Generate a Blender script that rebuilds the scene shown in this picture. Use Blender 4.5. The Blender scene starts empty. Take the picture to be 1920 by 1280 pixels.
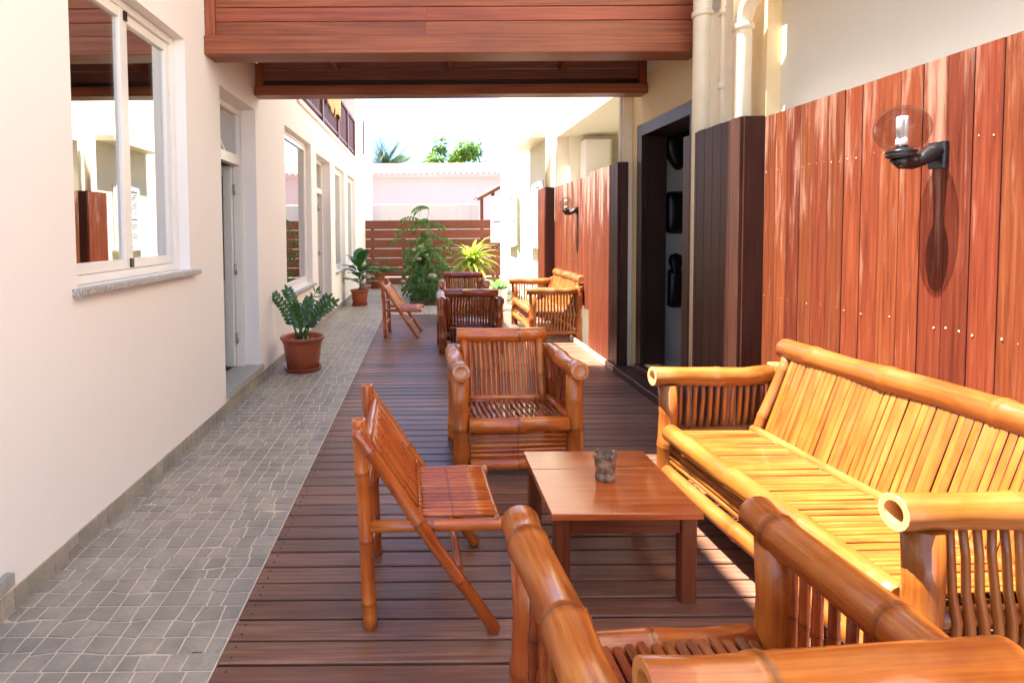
import bpy, math, random
from mathutils import Vector, Matrix
random.seed(7)
R = math.radians
scene = bpy.context.scene
col = scene.collection

# ---------------------------------------------------------------- camera
H = 1.45
FPX = 1067.0                                   # focal length in photo pixels (1920 wide)
cam_d = bpy.data.cameras.new('camera')
cam = bpy.data.objects.new('camera', cam_d); col.objects.link(cam)
cam_d.sensor_width = 36.0
cam_d.lens = FPX / 1920 * 36
PITCH, ROLL = R(2.4), R(0.42)
cam.matrix_world = (Matrix.Translation((0, 0, H)) @ Matrix.Rotation(math.pi / 2 - PITCH, 4, 'X') @ Matrix.Rotation(-ROLL, 4, 'Z'))
cam_d.shift_x = (960 - 795) / 1920
cam_d.shift_y = -(640 - (433 + FPX * math.tan(PITCH))) / 1920
cam_d.clip_start = 0.02; cam_d.clip_end = 500
scene.camera = cam

# ---------------------------------------------------------------- light
SUN_EL = R(69)
world = bpy.data.worlds.new('World'); scene.world = world; world.use_nodes = True
wn = world.node_tree.nodes; wl = world.node_tree.links
sky = wn.new('ShaderNodeTexSky'); sky.sky_type = 'NISHITA'; sky.sun_disc = False
sky.sun_elevation = SUN_EL; sky.sun_rotation = R(-90); sky.altitude = 50
sky.air_density = 0.55; sky.dust_density = 0.05; sky.ozone_density = 1.5
wl.new(sky.outputs[0], wn['Background'].inputs[0])
wn['Background'].inputs[1].default_value = 0.13
sd = bpy.data.lights.new('sun', 'SUN'); sd.energy = 4.5; sd.angle = R(0.5); sd.color = (1, 0.95, 0.86)
sun = bpy.data.objects.new('sun', sd); col.objects.link(sun)
sun.location = (-8, 4, 20); sun.rotation_euler = (R(0.6), -(math.pi / 2 - SUN_EL), 0)
vs = scene.view_settings
vs.view_transform = 'Standard'; vs.look = 'None'; vs.gamma = 1; vs.use_curve_mapping = False
vs.exposure = 2.75
scene.cycles.max_bounces = 10; scene.cycles.diffuse_bounces = 6; scene.cycles.transparent_max_bounces = 24
scene.cycles.use_denoising = True

# ---------------------------------------------------------------- mesh builder
V3 = Vector
class MB:
    def __init__(s):
        s.v = []; s.f = []; s.uv = []; s.sm = []; s.node = []; s.endg = []; s.rnd = []; s.cur = random.random()
    def vert(s, p, node=0.0, endg=0.0):
        s.v.append(tuple(p)); s.node.append(node); s.endg.append(endg); return len(s.v) - 1
    def face(s, idx, uvs=None, smooth=False):
        s.f.append(tuple(idx)); s.sm.append(smooth); s.rnd.append(s.cur)
        if uvs is None:
            a, b, c = (V3(s.v[i]) for i in idx[:3])
            n = (b - a).cross(c - a)
            ax = max(range(3), key=lambda k: abs(n[k]))
            k1, k2 = [(1, 2), (0, 2), (0, 1)][ax]
            uvs = [(s.v[i][k1], s.v[i][k2]) for i in idx]
        s.uv.extend(uvs)
    def newpiece(s): s.cur = random.random()
    def build(s, name, mat, parent=None, loc=None):
        me = bpy.data.meshes.new(name)
        me.from_pydata(s.v, [], s.f)
        uvl = me.uv_layers.new(name='UVMap')
        flat = [c for uv in s.uv for c in uv]
        uvl.data.foreach_set('uv', flat)
        me.polygons.foreach_set('use_smooth', s.sm)
        for nm, arr, dom in (('node', s.node, 'POINT'), ('endg', s.endg, 'POINT'), ('rnd', s.rnd, 'FACE')):
            a = me.attributes.new(nm, 'FLOAT', dom); a.data.foreach_set('value', arr)
        me.materials.append(mat)
        me.update()
        o = bpy.data.objects.new(name, me); col.objects.link(o)
        if parent is not None: o.parent = parent
        if loc is not None: o.location = loc
        return o

def frame(d):
    d = d.normalized()
    up = V3((0, 0, 1)) if abs(d.z) < 0.92 else V3((0, 1, 0))
    x = up.cross(d).normalized(); y = d.cross(x).normalized()
    return x, y

def quadbox(mb, a, b, w, t, wdir, ch=0.003, voff=None):
    """board from a to b, width w along wdir, thickness t, chamfered long edges"""
    a = V3(a); b = V3(b); d = (b - a); L = d.length; d = d / L
    wd = V3(wdir); wd = (wd - d * wd.dot(d)).normalized(); td = d.cross(wd)
    hw, ht = w / 2, t / 2
    c = min(ch, hw * .49, ht * .49)
    prof = [(-hw + c, -ht), (hw - c, -ht), (hw, -ht + c), (hw, ht - c), (hw - c, ht), (-hw + c, ht), (-hw, ht - c), (-hw, -ht + c)]
    uo = random.random() * 30; vo = random.random() * 30 if voff is None else voff
    base = len(mb.v); mb.newpiece()
    for p in (a, b):
        for (x, y) in prof: mb.vert(p + wd * x + td * y)
    per = [0]
    for i in range(8):
        x0, y0 = prof[i]; x1, y1 = prof[(i + 1) % 8]
        per.append(per[-1] + math.hypot(x1 - x0, y1 - y0))
    for i in range(8):
        j = (i + 1) % 8
        mb.face((base + i, base + j, base + 8 + j, base + 8 + i),
                [(uo + per[i], vo), (uo + per[i + 1], vo), (uo + per[i + 1], vo + L), (uo + per[i], vo + L)])
    capuv = [(uo + x, vo + y * .3) for x, y in prof]
    mb.face([base + 7 - i for i in range(8)], [capuv[7 - i] for i in range(8)])
    mb.face([base + 8 + i for i in range(8)], capuv)

def box(mb, x0, x1, y0, y1, z0, z1, uvs=None):
    b = len(mb.v); mb.newpiece()
    for z in (z0, z1):
        for (x, y) in ((x0, y0), (x1, y0), (x1, y1), (x0, y1)): mb.vert((x, y, z))
    for f in ((3, 2, 1, 0), (4, 5, 6, 7), (0, 1, 5, 4), (1, 2, 6, 5), (2, 3, 7, 6), (3, 0, 4, 7)):
        mb.face([b + i for i in f])

def rings(mb, pts, rad, seg=12, node=None, cap0='flat', cap1='flat', smooth=True):
    n = len(pts); pts = [V3(p) for p in pts]
    node = node or [0] * n
    uo = random.random() * 30; vo = random.random() * 30; mb.newpiece()
    x, y = frame(pts[1] - pts[0])
    idx = []; vs_ = []; acc = 0
    for i in range(n):
        d = (pts[min(i + 1, n - 1)] - pts[max(i - 1, 0)]).normalized()
        x = (x - d * x.dot(d)).normalized(); y = d.cross(x)
        if i: acc += (pts[i] - pts[i - 1]).length
        vs_.append(vo + acc)
        idx.append([mb.vert(pts[i] + (x * math.cos(2 * math.pi * k / seg) + y * math.sin(2 * math.pi * k / seg)) * rad[i], node[i]) for k in range(seg)])
    rr = max(rad)
    for i in range(n - 1):
        for k in range(seg):
            k2 = (k + 1) % seg
            u0 = uo + 2 * math.pi * rr * k / seg; u1 = uo + 2 * math.pi * rr * (k + 1) / seg
            mb.face((idx[i][k], idx[i][k2], idx[i + 1][k2], idx[i + 1][k]), [(u0, vs_[i]), (u1, vs_[i]), (u1, vs_[i + 1]), (u0, vs_[i + 1])], smooth)
    def cap(ring, c, d, r, kind, flip):
        prev = ring
        def addring(rr_, off, eg):
            return [mb.vert(c + (V3(mb.v[q]) - c - d * (V3(mb.v[q]) - c).dot(d)) * (rr_ / r) + d * off, 0.0, eg) for q in ring]
        steps = {'flat': [], 'hollow': [(r * .97, .002, 1.0), (r * .62, .001, .9), (r * .58, -min(.05, r), .25)],
                 'solid': [(r * .95, .004, .5), (r * .66, .006, 1.0), (r * .6, -.004, .8), (r * .25, -.006, 1.0)],
                 'round': [(r * .85, r * .35, 0.0), (r * .5, r * .6, 0.0)]}[kind]
        for (rr_, off, eg) in steps:
            nw = addring(rr_, off, eg)
            for k in range(seg):
                k2 = (k + 1) % seg
                q = (prev[k], prev[k2], nw[k2], nw[k])
                mb.face(q if not flip else q[::-1], [(uo + k * .01, vo)] * 4, False)
            prev = nw
        q = list(prev) if not flip else list(prev)[::-1]
        mb.face(q, [(uo + .01 * math.cos(i), vo + .01 * math.sin(i)) for i in range(seg)])
    if cap0: cap(idx[0], pts[0], (pts[0] - pts[1]).normalized(), rad[0], cap0, True)
    if cap1: cap(idx[-1], pts[-1], (pts[-1] - pts[-2]).normalized(), rad[-1], cap1, False)

def bamboo(mb, p0, p1, r, sp=.24, seg=12, bend=0.0, bdir=(0, 0, 1), ends=('flat', 'flat'), phase=None, wob=1.0):
    p0 = V3(p0); p1 = V3(p1); L = (p1 - p0).length
    ph = random.uniform(.25, .75) * sp if phase is None else phase
    e = max(.004, r * .16)
    ss = [(0, 1, 0)]
    k = ph
    last = 0
    while k < L - 2.2 * e - .004:
        if k > 2.2 * e + .004:
            if k - last > 8 * e: ss.append(((k + last) / 2, .955, 0))
            ss += [(k - 2.2 * e, 1.0, .15), (k - e, 1.075, .55), (k, 1.0, 1.0), (k + e * .9, 1.06, .5), (k + 2.4 * e, .985, .1)]
            last = k
        k += sp * random.uniform(.85, 1.15)
    if L - last > 8 * e: ss.append(((L + last) / 2, .955, 0))
    ss.append((L, 1, 0))
    bd = V3(bdir); d = (p1 - p0) / L
    bd = bd - d * bd.dot(d)
    if bd.length > 1e-6: bd.normalize()
    fx, fy = frame(d)
    pts, rad, nd = [], [], []
    for (s, f, n_) in ss:
        t = s / L
        w = r * .10 * wob
        p = p0 + d * s + bd * (bend * 4 * t * (1 - t)) + (fx * math.sin(s * 9 + ph * 50) + fy * math.cos(s * 7 + ph * 31)) * w * min(1, 6 * t * (1 - t))
        pts.append(p); rad.append(r * f); nd.append(n_)
    rings(mb, pts, rad, seg, nd, ends[0], ends[1])

def lathe(mb, prof, c=(0, 0, 0), seg=28, close_bottom=True, close_top=False, smooth=True, wob=None):
    b = []; mb.newpiece()
    for (r, z) in prof:
        b.append([mb.vert((c[0] + r * math.cos(2 * math.pi * k / seg) * (wob(k, z) if wob else 1), c[1] + r * math.sin(2 * math.pi * k / seg) * (wob(k, z) if wob else 1), c[2] + z)) for k in range(seg)])
    for i in range(len(prof) - 1):
        for k in range(seg):
            k2 = (k + 1) % seg
            mb.face((b[i][k], b[i][k2], b[i + 1][k2], b[i + 1][k]), [(k / seg, prof[i][1]), ((k + 1) / seg, prof[i][1]), ((k + 1) / seg, prof[i + 1][1]), (k / seg, prof[i + 1][1])], smooth)
    if close_bottom: mb.face(b[0][::-1])
    if close_top: mb.face(b[-1])

def leaf(mb, base, d, up, L, W, droop=.25, fold=.25, seg=4, shape=(0, .62, 1, .85, 0)):
    base = V3(base); d = V3(d).normalized(); up = V3(up)
    side = d.cross(up)
    if side.length < 1e-4: side = d.cross(V3((1, .2, 0)))
    side.normalize(); nrm = side.cross(d).normalized()
    mb.newpiece(); prev = None; uo = random.random() * 20
    p = base.copy(); dd = d.copy()
    for i in range(seg + 1):
        t = i / seg
        w = W / 2 * (shape[i] if len(shape) == seg + 1 else math.sin(math.pi * min(1, .06 + t * .94)) ** .8)
        row = [mb.vert(p + side * -w + nrm * w * fold), mb.vert(p), mb.vert(p + side * w + nrm * w * fold)]
        if prev:
            v0 = (i - 1) / seg; v1 = t
            mb.face((prev[0], prev[1], row[1], row[0]), [(uo, v0), (uo + .5, v0), (uo + .5, v1), (uo, v1)], True)
            mb.face((prev[1], prev[2], row[2], row[1]), [(uo + .5, v0), (uo + 1, v0), (uo + 1, v1), (uo + .5, v1)], True)
        prev = row
        ax = side
        dd = (Matrix.Rotation(-droop * 1.6 / seg, 3, ax) @ dd)
        nrm = side.cross(dd).normalized()
        p = p + dd * (L / seg)

def tag(o, label=None, cat=None, group=None, kind=None):
    if label: o['label'] = label
    if cat: o['category'] = cat
    if group: o['group'] = group
    if kind: o['kind'] = kind
    return o
def thing(name, label, cat, loc=(0, 0, 0), rz=0.0, group=None):
    o = bpy.data.objects.new(name, None); col.objects.link(o)
    o.empty_display_size = .1
    o.location = loc; o.rotation_euler = (0, 0, rz)
    return tag(o, label, cat, group)
def copy_tree(o, parent=None):
    c = o.copy(); col.objects.link(c); c.parent = parent
    for ch in [q for q in bpy.data.objects if q.parent == o]: copy_tree(ch, c)
    return c

# ---------------------------------------------------------------- materials
def newmat(name):
    m = bpy.data.materials.new(name); m.use_nodes = True
    nt = m.node_tree; return m, nt.nodes, nt.links, nt.nodes['Principled BSDF']
def N(nodes, t, **kw):
    n = nodes.new(t)
    for k, v in kw.items(): setattr(n, k, v)
    return n
def math_n(nodes, links, op, a, b=None, c=None, clamp=False):
    n = N(nodes, 'ShaderNodeMath', operation=op, use_clamp=clamp)
    for i, q in enumerate((a, b, c)):
        if q is None: continue
        if isinstance(q, (int, float)): n.inputs[i].default_value = q
        else: links.new(q, n.inputs[i])
    return n.outputs[0]
def ramp(nodes, links, fac, stops):
    n = N(nodes, 'ShaderNodeValToRGB')
    cr = n.color_ramp
    while len(cr.elements) < len(stops): cr.elements.new(.5)
    for e, (p, c) in zip(cr.elements, stops): e.position = p; e.color = (*c, 1)
    links.new(fac, n.inputs[0]); return n.outputs[0]
def mixc(nodes, links, fac, a, b, mode='MIX'):
    n = N(nodes, 'ShaderNodeMix', data_type='RGBA', blend_type=mode)
    for i, q in ((0, fac), (6, a), (7, b)):
        if isinstance(q, (int, float)): n.inputs[i].default_value = q
        elif isinstance(q, tuple): n.inputs[i].default_value = (*q, 1)
        else: links.new(q, n.inputs[i])
    return n.outputs[2]
def grain_uv(nodes, links, su, sv):
    """uv shifted by a per-object random amount, then stretched"""
    uv = N(nodes, 'ShaderNodeUVMap'); oi = N(nodes, 'ShaderNodeObjectInfo')
    comb = N(nodes, 'ShaderNodeCombineXYZ')
    links.new(math_n(nodes, links, 'MULTIPLY', oi.outputs['Random'], 37.0), comb.inputs[0])
    links.new(math_n(nodes, links, 'MULTIPLY', oi.outputs['Random'], 91.0), comb.inputs[1])
    add = N(nodes, 'ShaderNodeVectorMath', operation='ADD')
    links.new(uv.outputs[0], add.inputs[0]); links.new(comb.outputs[0], add.inputs[1])
    mp = N(nodes, 'ShaderNodeMapping'); links.new(add.outputs[0], mp.inputs[0])
    mp.inputs['Scale'].default_value = (su, sv, 1)
    return mp.outputs[0], uv.outputs[0], oi.outputs['Random'], add.outputs[0]
def noise(nodes, links, vec, scale, detail=4, rough=.55, dist=0.0):
    n = N(nodes, 'ShaderNodeTexNoise'); n.inputs['Scale'].default_value = scale
    n.inputs['Detail'].default_value = detail; n.inputs['Roughness'].default_value = rough; n.inputs['Distortion'].default_value = dist
    if vec is not None: links.new(vec, n.inputs['Vector'])
    return n.outputs['Fac']
def bump(nodes, links, h, bsdf, strength=.2, dist=.002):
    b = N(nodes, 'ShaderNodeBump'); b.inputs['Strength'].default_value = strength; b.inputs['Distance'].default_value = dist
    links.new(h, b.inputs['Height']); links.new(b.outputs[0], bsdf.inputs['Normal'])

def mat_wood(name, dark, mid, light, rough=.45, wear=None, var=.5, coat=0.0, su=70, sv=2.2, spec=.5):
    m, n, l, p = newmat(name)
    v, uv, rnd, raw = grain_uv(n, l, su, sv)
    f = noise(n, l, v, 1.0, 6, .6, .6)
    c = ramp(n, l, f, [(.28, dark), (.5, mid), (.74, light)])
    at = N(n, 'ShaderNodeAttribute', attribute_name='rnd')
    r2 = math_n(n, l, 'FRACT', math_n(n, l, 'ADD', rnd, at.outputs['Fac']))
    val = math_n(n, l, 'MULTIPLY_ADD', r2, var, 1 - var / 2)
    hs = N(n, 'ShaderNodeHueSaturation'); l.new(c, hs.inputs['Color']); l.new(val, hs.inputs['Value'])
    hue = math_n(n, l, 'MULTIPLY_ADD', math_n(n, l, 'FRACT', math_n(n, l, 'MULTIPLY', r2, 7.3)), .012, .494)
    l.new(hue, hs.inputs['Hue'])
    c = hs.outputs[0]
    mpb = N(n, 'ShaderNodeMapping'); l.new(raw, mpb.inputs[0]); mpb.inputs['Scale'].default_value = (9, 1.1, 1)
    blot = noise(n, l, mpb.outputs[0], 1.0, 3, .6, .4)
    c = mixc(n, l, math_n(n, l, 'MULTIPLY_ADD', blot, 1.5, -.55, clamp=True), c, dark, 'MIX') if wear is None else c
    rgh = math_n(n, l, 'MULTIPLY_ADD', f, .25, rough - .12)
    if wear:
        z0, z1, amt, wc = wear
        sep = N(n, 'ShaderNodeSeparateXYZ'); l.new(uv, sep.inputs[0])
        hgt = math_n(n, l, 'SMOOTH_MIN', math_n(n, l, 'DIVIDE', math_n(n, l, 'SUBTRACT', sep.outputs[1], z0), z1 - z0, clamp=True), 1.0, .1)
        mpw = N(n, 'ShaderNodeMapping'); l.new(raw, mpw.inputs[0]); mpw.inputs['Scale'].default_value = (38, 2.6, 1)
        w1 = noise(n, l, mpw.outputs[0], 1.0, 5, .65, .3)
        mpq = N(n, 'ShaderNodeMapping'); l.new(raw, mpq.inputs[0]); mpq.inputs['Scale'].default_value = (7, .9, 1)
        w2 = noise(n, l, mpq.outputs[0], 1.0, 2, .5)
        th = math_n(n, l, 'MULTIPLY_ADD', hgt, amt, -.94 - amt * .35)
        wf = math_n(n, l, 'MULTIPLY', math_n(n, l, 'ADD', math_n(n, l, 'MULTIPLY_ADD', w2, .75, math_n(n, l, 'MULTIPLY', w1, .75)), th), 5.0, clamp=True)
        wf = math_n(n, l, 'MULTIPLY', wf, .62)
        c = mixc(n, l, wf, c, wc)
    l.new(c, p.inputs['Base Color']); l.new(rgh, p.inputs['Roughness'])
    p.inputs['Coat Weight'].default_value = coat; p.inputs['Coat Roughness'].default_value = .12
    p.inputs['Specular IOR Level'].default_value = spec
    bump(n, l, f, p, .18, .0015)
    return m

def mat_bamboo(name, dark, mid, light, nodec, endc, rough=.3, coat=.35):
    m, n, l, p = newmat(name)
    v, uv, rnd, raw = grain_uv(n, l, 95, 2.4)
    f = noise(n, l, v, 1.0, 5, .6, .3)
    mp2 = N(n, 'ShaderNodeMapping'); l.new(raw, mp2.inputs[0]); mp2.inputs['Scale'].default_value = (7, 3.2, 1)
    blot = noise(n, l, mp2.outputs[0], 1.0, 4, .6, .5)
    f2 = math_n(n, l, 'MULTIPLY_ADD', blot, .62, math_n(n, l, 'MULTIPLY', f, .42))
    c = ramp(n, l, f2, [(.38, dark), (.52, mid), (.66, light)])
    at = N(n, 'ShaderNodeAttribute', attribute_name='rnd')
    r2 = math_n(n, l, 'FRACT', math_n(n, l, 'ADD', rnd, at.outputs['Fac']))
    hs = N(n, 'ShaderNodeHueSaturation'); l.new(c, hs.inputs['Color'])
    l.new(math_n(n, l, 'MULTIPLY_ADD', r2, .36, .82), hs.inputs['Value'])
    l.new(math_n(n, l, 'MULTIPLY_ADD', math_n(n, l, 'FRACT', math_n(n, l, 'MULTIPLY', r2, 5.7)), .012, .494), hs.inputs['Hue'])
    c = hs.outputs[0]
    an = N(n, 'ShaderNodeAttribute', attribute_name='node')
    c = mixc(n, l, math_n(n, l, 'MULTIPLY', math_n(n, l, 'POWER', an.outputs['Fac'], 1.5), .7), c, nodec)
    ae = N(n, 'ShaderNodeAttribute', attribute_name='endg')
    c = mixc(n, l, ae.outputs['Fac'], c, endc)
    l.new(c, p.inputs['Base Color'])
    l.new(math_n(n, l, 'MULTIPLY_ADD', blot, .25, rough - .1), p.inputs['Roughness'])
    p.inputs['Coat Weight'].default_value = coat; p.inputs['Coat Roughness'].default_value = .08
    bump(n, l, f, p, .12, .001)
    return m

def mat_plain(name, c, rough=.5, var=.06, scale=6, bumpn=.0, bscale=60, metallic=0, spec=.5, c2=None):
    m, n, l, p = newmat(name)
    tc = N(n, 'ShaderNodeTexCoord')
    f = noise(n, l, tc.outputs['Object'], scale, 4, .6)
    lo = c2 if c2 else tuple(x * (1 - var) for x in c); hi = c if c2 else tuple(min(1, x * (1 + var)) for x in c)
    l.new(ramp(n, l, f, [(.35, lo), (.65, hi)]), p.inputs['Base Color'])
    p.inputs['Roughness'].default_value = rough; p.inputs['Metallic'].default_value = metallic
    p.inputs['Specular IOR Level'].default_value = spec
    if bumpn: bump(n, l, noise(n, l, tc.outputs['Object'], bscale, 4, .6), p, bumpn, .004)
    return m

def mat_stone(name, a, b, c_):
    m, n, l, p = newmat(name)
    tc = N(n, 'ShaderNodeTexCoord'); g = N(n, 'ShaderNodeNewGeometry')
    f = noise(n, l, g.outputs['Position'], 9, 5, .65, .3)
    f2 = noise(n, l, g.outputs['Position'], 60, 3, .6)
    f3 = noise(n, l, g.outputs['Position'], 2.2, 3, .6)
    at = N(n, 'ShaderNodeAttribute', attribute_name='rnd'); oi = N(n, 'ShaderNodeObjectInfo')
    r2 = math_n(n, l, 'FRACT', math_n(n, l, 'ADD', oi.outputs['Random'], at.outputs['Fac']))
    c = ramp(n, l, math_n(n, l, 'MULTIPLY_ADD', f2, .2, math_n(n, l, 'MULTIPLY_ADD', f3, .4, math_n(n, l, 'MULTIPLY', f, .45))), [(.36, a), (.52, b), (.7, c_)])
    hs = N(n, 'ShaderNodeHueSaturation'); l.new(c, hs.inputs['Color'])
    l.new(math_n(n, l, 'MULTIPLY_ADD', r2, .26, .87), hs.inputs['Value'])
    l.new(hs.outputs[0], p.inputs['Base Color'])
    l.new(math_n(n, l, 'MULTIPLY_ADD', f, .3, .28), p.inputs['Roughness'])
    bump(n, l, f, p, .25, .003)
    return m

def mat_leaf(name, c1, c2, rough=.4, trans=.3, stripe=None):
    m, n, l, p = newmat(name)
    at = N(n, 'ShaderNodeAttribute', attribute_name='rnd'); oi = N(n, 'ShaderNodeObjectInfo')
    r2 = math_n(n, l, 'FRACT', math_n(n, l, 'ADD', oi.outputs['Random'], at.outputs['Fac']))
    c = ramp(n, l, r2, [(0, c1), (1, c2)])
    uv = N(n, 'ShaderNodeUVMap'); sep = N(n, 'ShaderNodeSeparateXYZ'); l.new(uv.outputs[0], sep.inputs[0])
    fu = math_n(n, l, 'FRACT', sep.outputs[0])
    if stripe:
        k = math_n(n, l, 'MULTIPLY', math_n(n, l, 'GREATER_THAN', math_n(n, l, 'ABSOLUTE', math_n(n, l, 'SUBTRACT', noise(n, l, uv.outputs[0], 5, 2), .5)), .07), .8)
        c = mixc(n, l, k, c, stripe)
    f = noise(n, l, uv.outputs[0], 6, 3)
    c = mixc(n, l, math_n(n, l, 'MULTIPLY', f, .35), c, tuple(x * .45 for x in c1))
    l.new(c, p.inputs['Base Color']); p.inputs['Roughness'].default_value = rough
    tr = N(n, 'ShaderNodeBsdfTranslucent'); l.new(c, tr.inputs[0])
    mx = N(n, 'ShaderNodeMixShader'); mx.inputs[0].default_value = trans
    l.new(p.outputs[0], mx.inputs[1]); l.new(tr.outputs[0], mx.inputs[2])
    l.new(mx.outputs[0], n['Material Output'].inputs['Surface'])
    return m

def mat_glass(name, tint, base=.3, rough=.0):
    m, n, l, p = newmat(name)
    n.remove(p)
    t = N(n, 'ShaderNodeBsdfTransparent'); t.inputs[0].default_value = (*tint, 1)
    g = N(n, 'ShaderNodeBsdfGlossy'); g.inputs['Roughness'].default_value = rough
    tc = N(n, 'ShaderNodeTexCoord')
    b = N(n, 'ShaderNodeBump'); b.inputs['Strength'].default_value = .02; b.inputs['Distance'].default_value = .01
    l.new(noise(n, l, tc.outputs['Object'], 2.0, 1), b.inputs['Height']); l.new(b.outputs[0], g.inputs['Normal'])
    fr = N(n, 'ShaderNodeLayerWeight'); fr.inputs[0].default_value = .5
    fac = math_n(n, l, 'MULTIPLY_ADD', math_n(n, l, 'POWER', fr.outputs['Facing'], 4.0), (1 - base) * .7, base, clamp=True)
    mx = N(n, 'ShaderNodeMixShader'); l.new(fac, mx.inputs[0])
    l.new(t.outputs[0], mx.inputs[1]); l.new(g.outputs[0], mx.inputs[2])
    l.new(mx.outputs[0], n['Material Output'].inputs['Surface'])
    return m

def mat_granite(name):
    m, n, l, p = newmat(name)
    tc = N(n, 'ShaderNodeTexCoord')
    f = noise(n, l, tc.outputs['Object'], 140, 3, .8)
    l.new(ramp(n, l, f, [(.35, (.12, .11, .1)), (.5, (.36, .34, .32)), (.66, (.62, .59, .56))]), p.inputs['Base Color'])
    p.inputs['Roughness'].default_value = .35
    return m

def mat_plaster(name, c, var=.03, stain=None):
    m, n, l, p = newmat(name)
    g = N(n, 'ShaderNodeNewGeometry')
    f = noise(n, l, g.outputs['Position'], 1.1, 5, .65)
    c0 = ramp(n, l, f, [(.3, tuple(x * (1 - var) for x in c)), (.7, tuple(min(1, x * (1 + var)) for x in c))])
    if stain:
        mp = N(n, 'ShaderNodeMapping'); l.new(g.outputs['Position'], mp.inputs[0]); mp.inputs['Scale'].default_value = (5, 5, .5)
        s = noise(n, l, mp.outputs[0], 1, 5, .7)
        c0 = mixc(n, l, math_n(n, l, 'MULTIPLY_ADD', s, 4.0, -2.2, clamp=True), c0, stain)
    l.new(c0, p.inputs['Base Color']); p.inputs['Roughness'].default_value = .85; p.inputs['Specular IOR Level'].default_value = .25
    h = noise(n, l, g.outputs['Position'], 9, 6, .7)
    bump(n, l, h, p, .12, .006)
    return m

M = {}
M['bamboo'] = mat_bamboo('bamboo varnished amber', (.31, .062, .009), (.50, .118, .014), (.64, .195, .028), (.12, .026, .006), (.50, .19, .045), rough=.3, coat=.5)
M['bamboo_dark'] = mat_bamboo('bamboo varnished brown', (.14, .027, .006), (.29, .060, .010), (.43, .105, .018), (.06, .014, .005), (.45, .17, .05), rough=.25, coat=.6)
M['bamboo_gold'] = mat_bamboo('bamboo golden', (.20, .050, .007), (.27, .086, .012), (.34, .125, .024), (.30, .085, .016), (.70, .38, .14), rough=.35, coat=.3)
M['bamboo_folding'] = mat_bamboo('bamboo folding red', (.30, .054, .008), (.49, .108, .013), (.60, .165, .024), (.12, .024, .007), (.55, .22, .06), rough=.3, coat=.5)
M['deck'] = mat_wood('deck board wood', (.10, .045, .028), (.215, .100, .063), (.34, .17, .112), rough=.40, var=.55, spec=.4)
M['clad'] = mat_wood('red cladding wood', (.080, .0135, .0045), (.135, .0255, .0085), (.19, .046, .017), rough=.55, wear=(.3, 2.1, .36, (.42, .24, .17)), var=.5, spec=.3)
M['clad_far'] = mat_wood('red cladding wood streaked', (.095, .017, .006), (.15, .031, .011), (.20, .052, .020), rough=.55, wear=(.3, 2.1, .50, (.55, .38, .30)), var=.35, spec=.3)
M['casing'] = mat_wood('shade-darkened casing wood', (.030, .009, .005), (.055, .017, .010), (.085, .029, .017), rough=.45, var=.35, spec=.35)  # dark copy of the red plank wood, shade put into the colour
M['beam'] = mat_wood('mahogany bridge wood', (.14, .032, .012), (.28, .070, .027), (.38, .115, .046), rough=.45, var=.4, spec=.35, su=45, sv=1.2)
M['darkwood'] = mat_wood('dark door wood', (.018, .007, .005), (.030, .012, .008), (.05, .020, .013), rough=.4, var=.2)
M['fence'] = mat_wood('fence board wood', (.11, .024, .008), (.19, .045, .014), (.26, .072, .025), rough=.45, var=.3)
M['table'] = mat_wood('polished table wood', (.36, .072, .015), (.54, .132, .030), (.66, .20, .052), rough=.22, var=.12, coat=.45, su=40, sv=2.5)
M['table_leg'] = mat_wood('table leg wood', (.10, .023, .008), (.19, .050, .016), (.27, .08, .027), rough=.35, var=.2)
M['rail'] = mat_wood('balcony rail wood', (.10, .03, .02), (.16, .05, .03), (.24, .08, .05), rough=.45, var=.3)
M['stone'] = mat_stone('cobble tile stone', (.21, .19, .162), (.32, .28, .232), (.45, .375, .295))
M['grout'] = mat_plain('beige grout', (.70, .58, .44), .8, .12, 14)
M['wall_left'] = mat_plaster('peach white plaster', (.86, .80, .755), .015)
M['wall_right'] = mat_plaster('cream plaster', (.84, .78, .62), .02)
M['wall_white'] = mat_plaster('white plaster', (.86, .84, .79), .02)
M['wall_pink'] = mat_plaster('pale pink plaster', (.80, .60, .60), .03)
M['wall_stained'] = mat_plaster('stained white plaster', (.78, .70, .64), .03, stain=(.36, .33, .22))
M['interior'] = mat_plaster('interior paint', (.55, .52, .47), .03)
M['alu'] = mat_plain('white aluminium', (.80, .77, .74), .3, .02)
M['shutter'] = mat_plain('white shutter paint', (.82, .82, .80), .5, .02)
M['glass'] = mat_glass('window glass', (.80, .84, .82), .66)
M['globe'] = mat_glass('clear globe', (.80, .76, .74), .03)
M['black'] = mat_plain('black plastic', (.015, .015, .016), .3, .2)
M['metal'] = mat_plain('grey metal', (.45, .45, .46), .35, .05, metallic=.8)
M['bulb'] = mat_plain('white lamp tube', (.85, .85, .83), .3, .02)
M['granite'] = mat_granite('grey granite')
M['doorstep'] = mat_plain('grey stone step', (.36, .34, .31), .45, .12, 30)
M['pipe'] = mat_plain('cream pipe paint', (.80, .70, .50), .45, .04)
M['pot'] = mat_plain('terracotta plastic', (.34, .075, .03), .38, .1, 5)
M['pot_white'] = mat_plain('white glazed pot', (.80, .80, .78), .3, .03)
M['soil'] = mat_plain('garden soil', (.07, .05, .035), .95, .5, 25, .8, 40)
M['pebble'] = mat_plain('pale pebbles', (.58, .48, .40), .7, .25, 40)
M['ground'] = mat_plain('bare ground', (.28, .24, .19), .95, .2, 2, .4, 30)
M['roof'] = mat_plain('red roof tile', (.72, .46, .39), .8, .3, 4)
M['concrete'] = mat_plain('pale concrete', (.62, .56, .48), .85, .1, 4)
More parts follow.
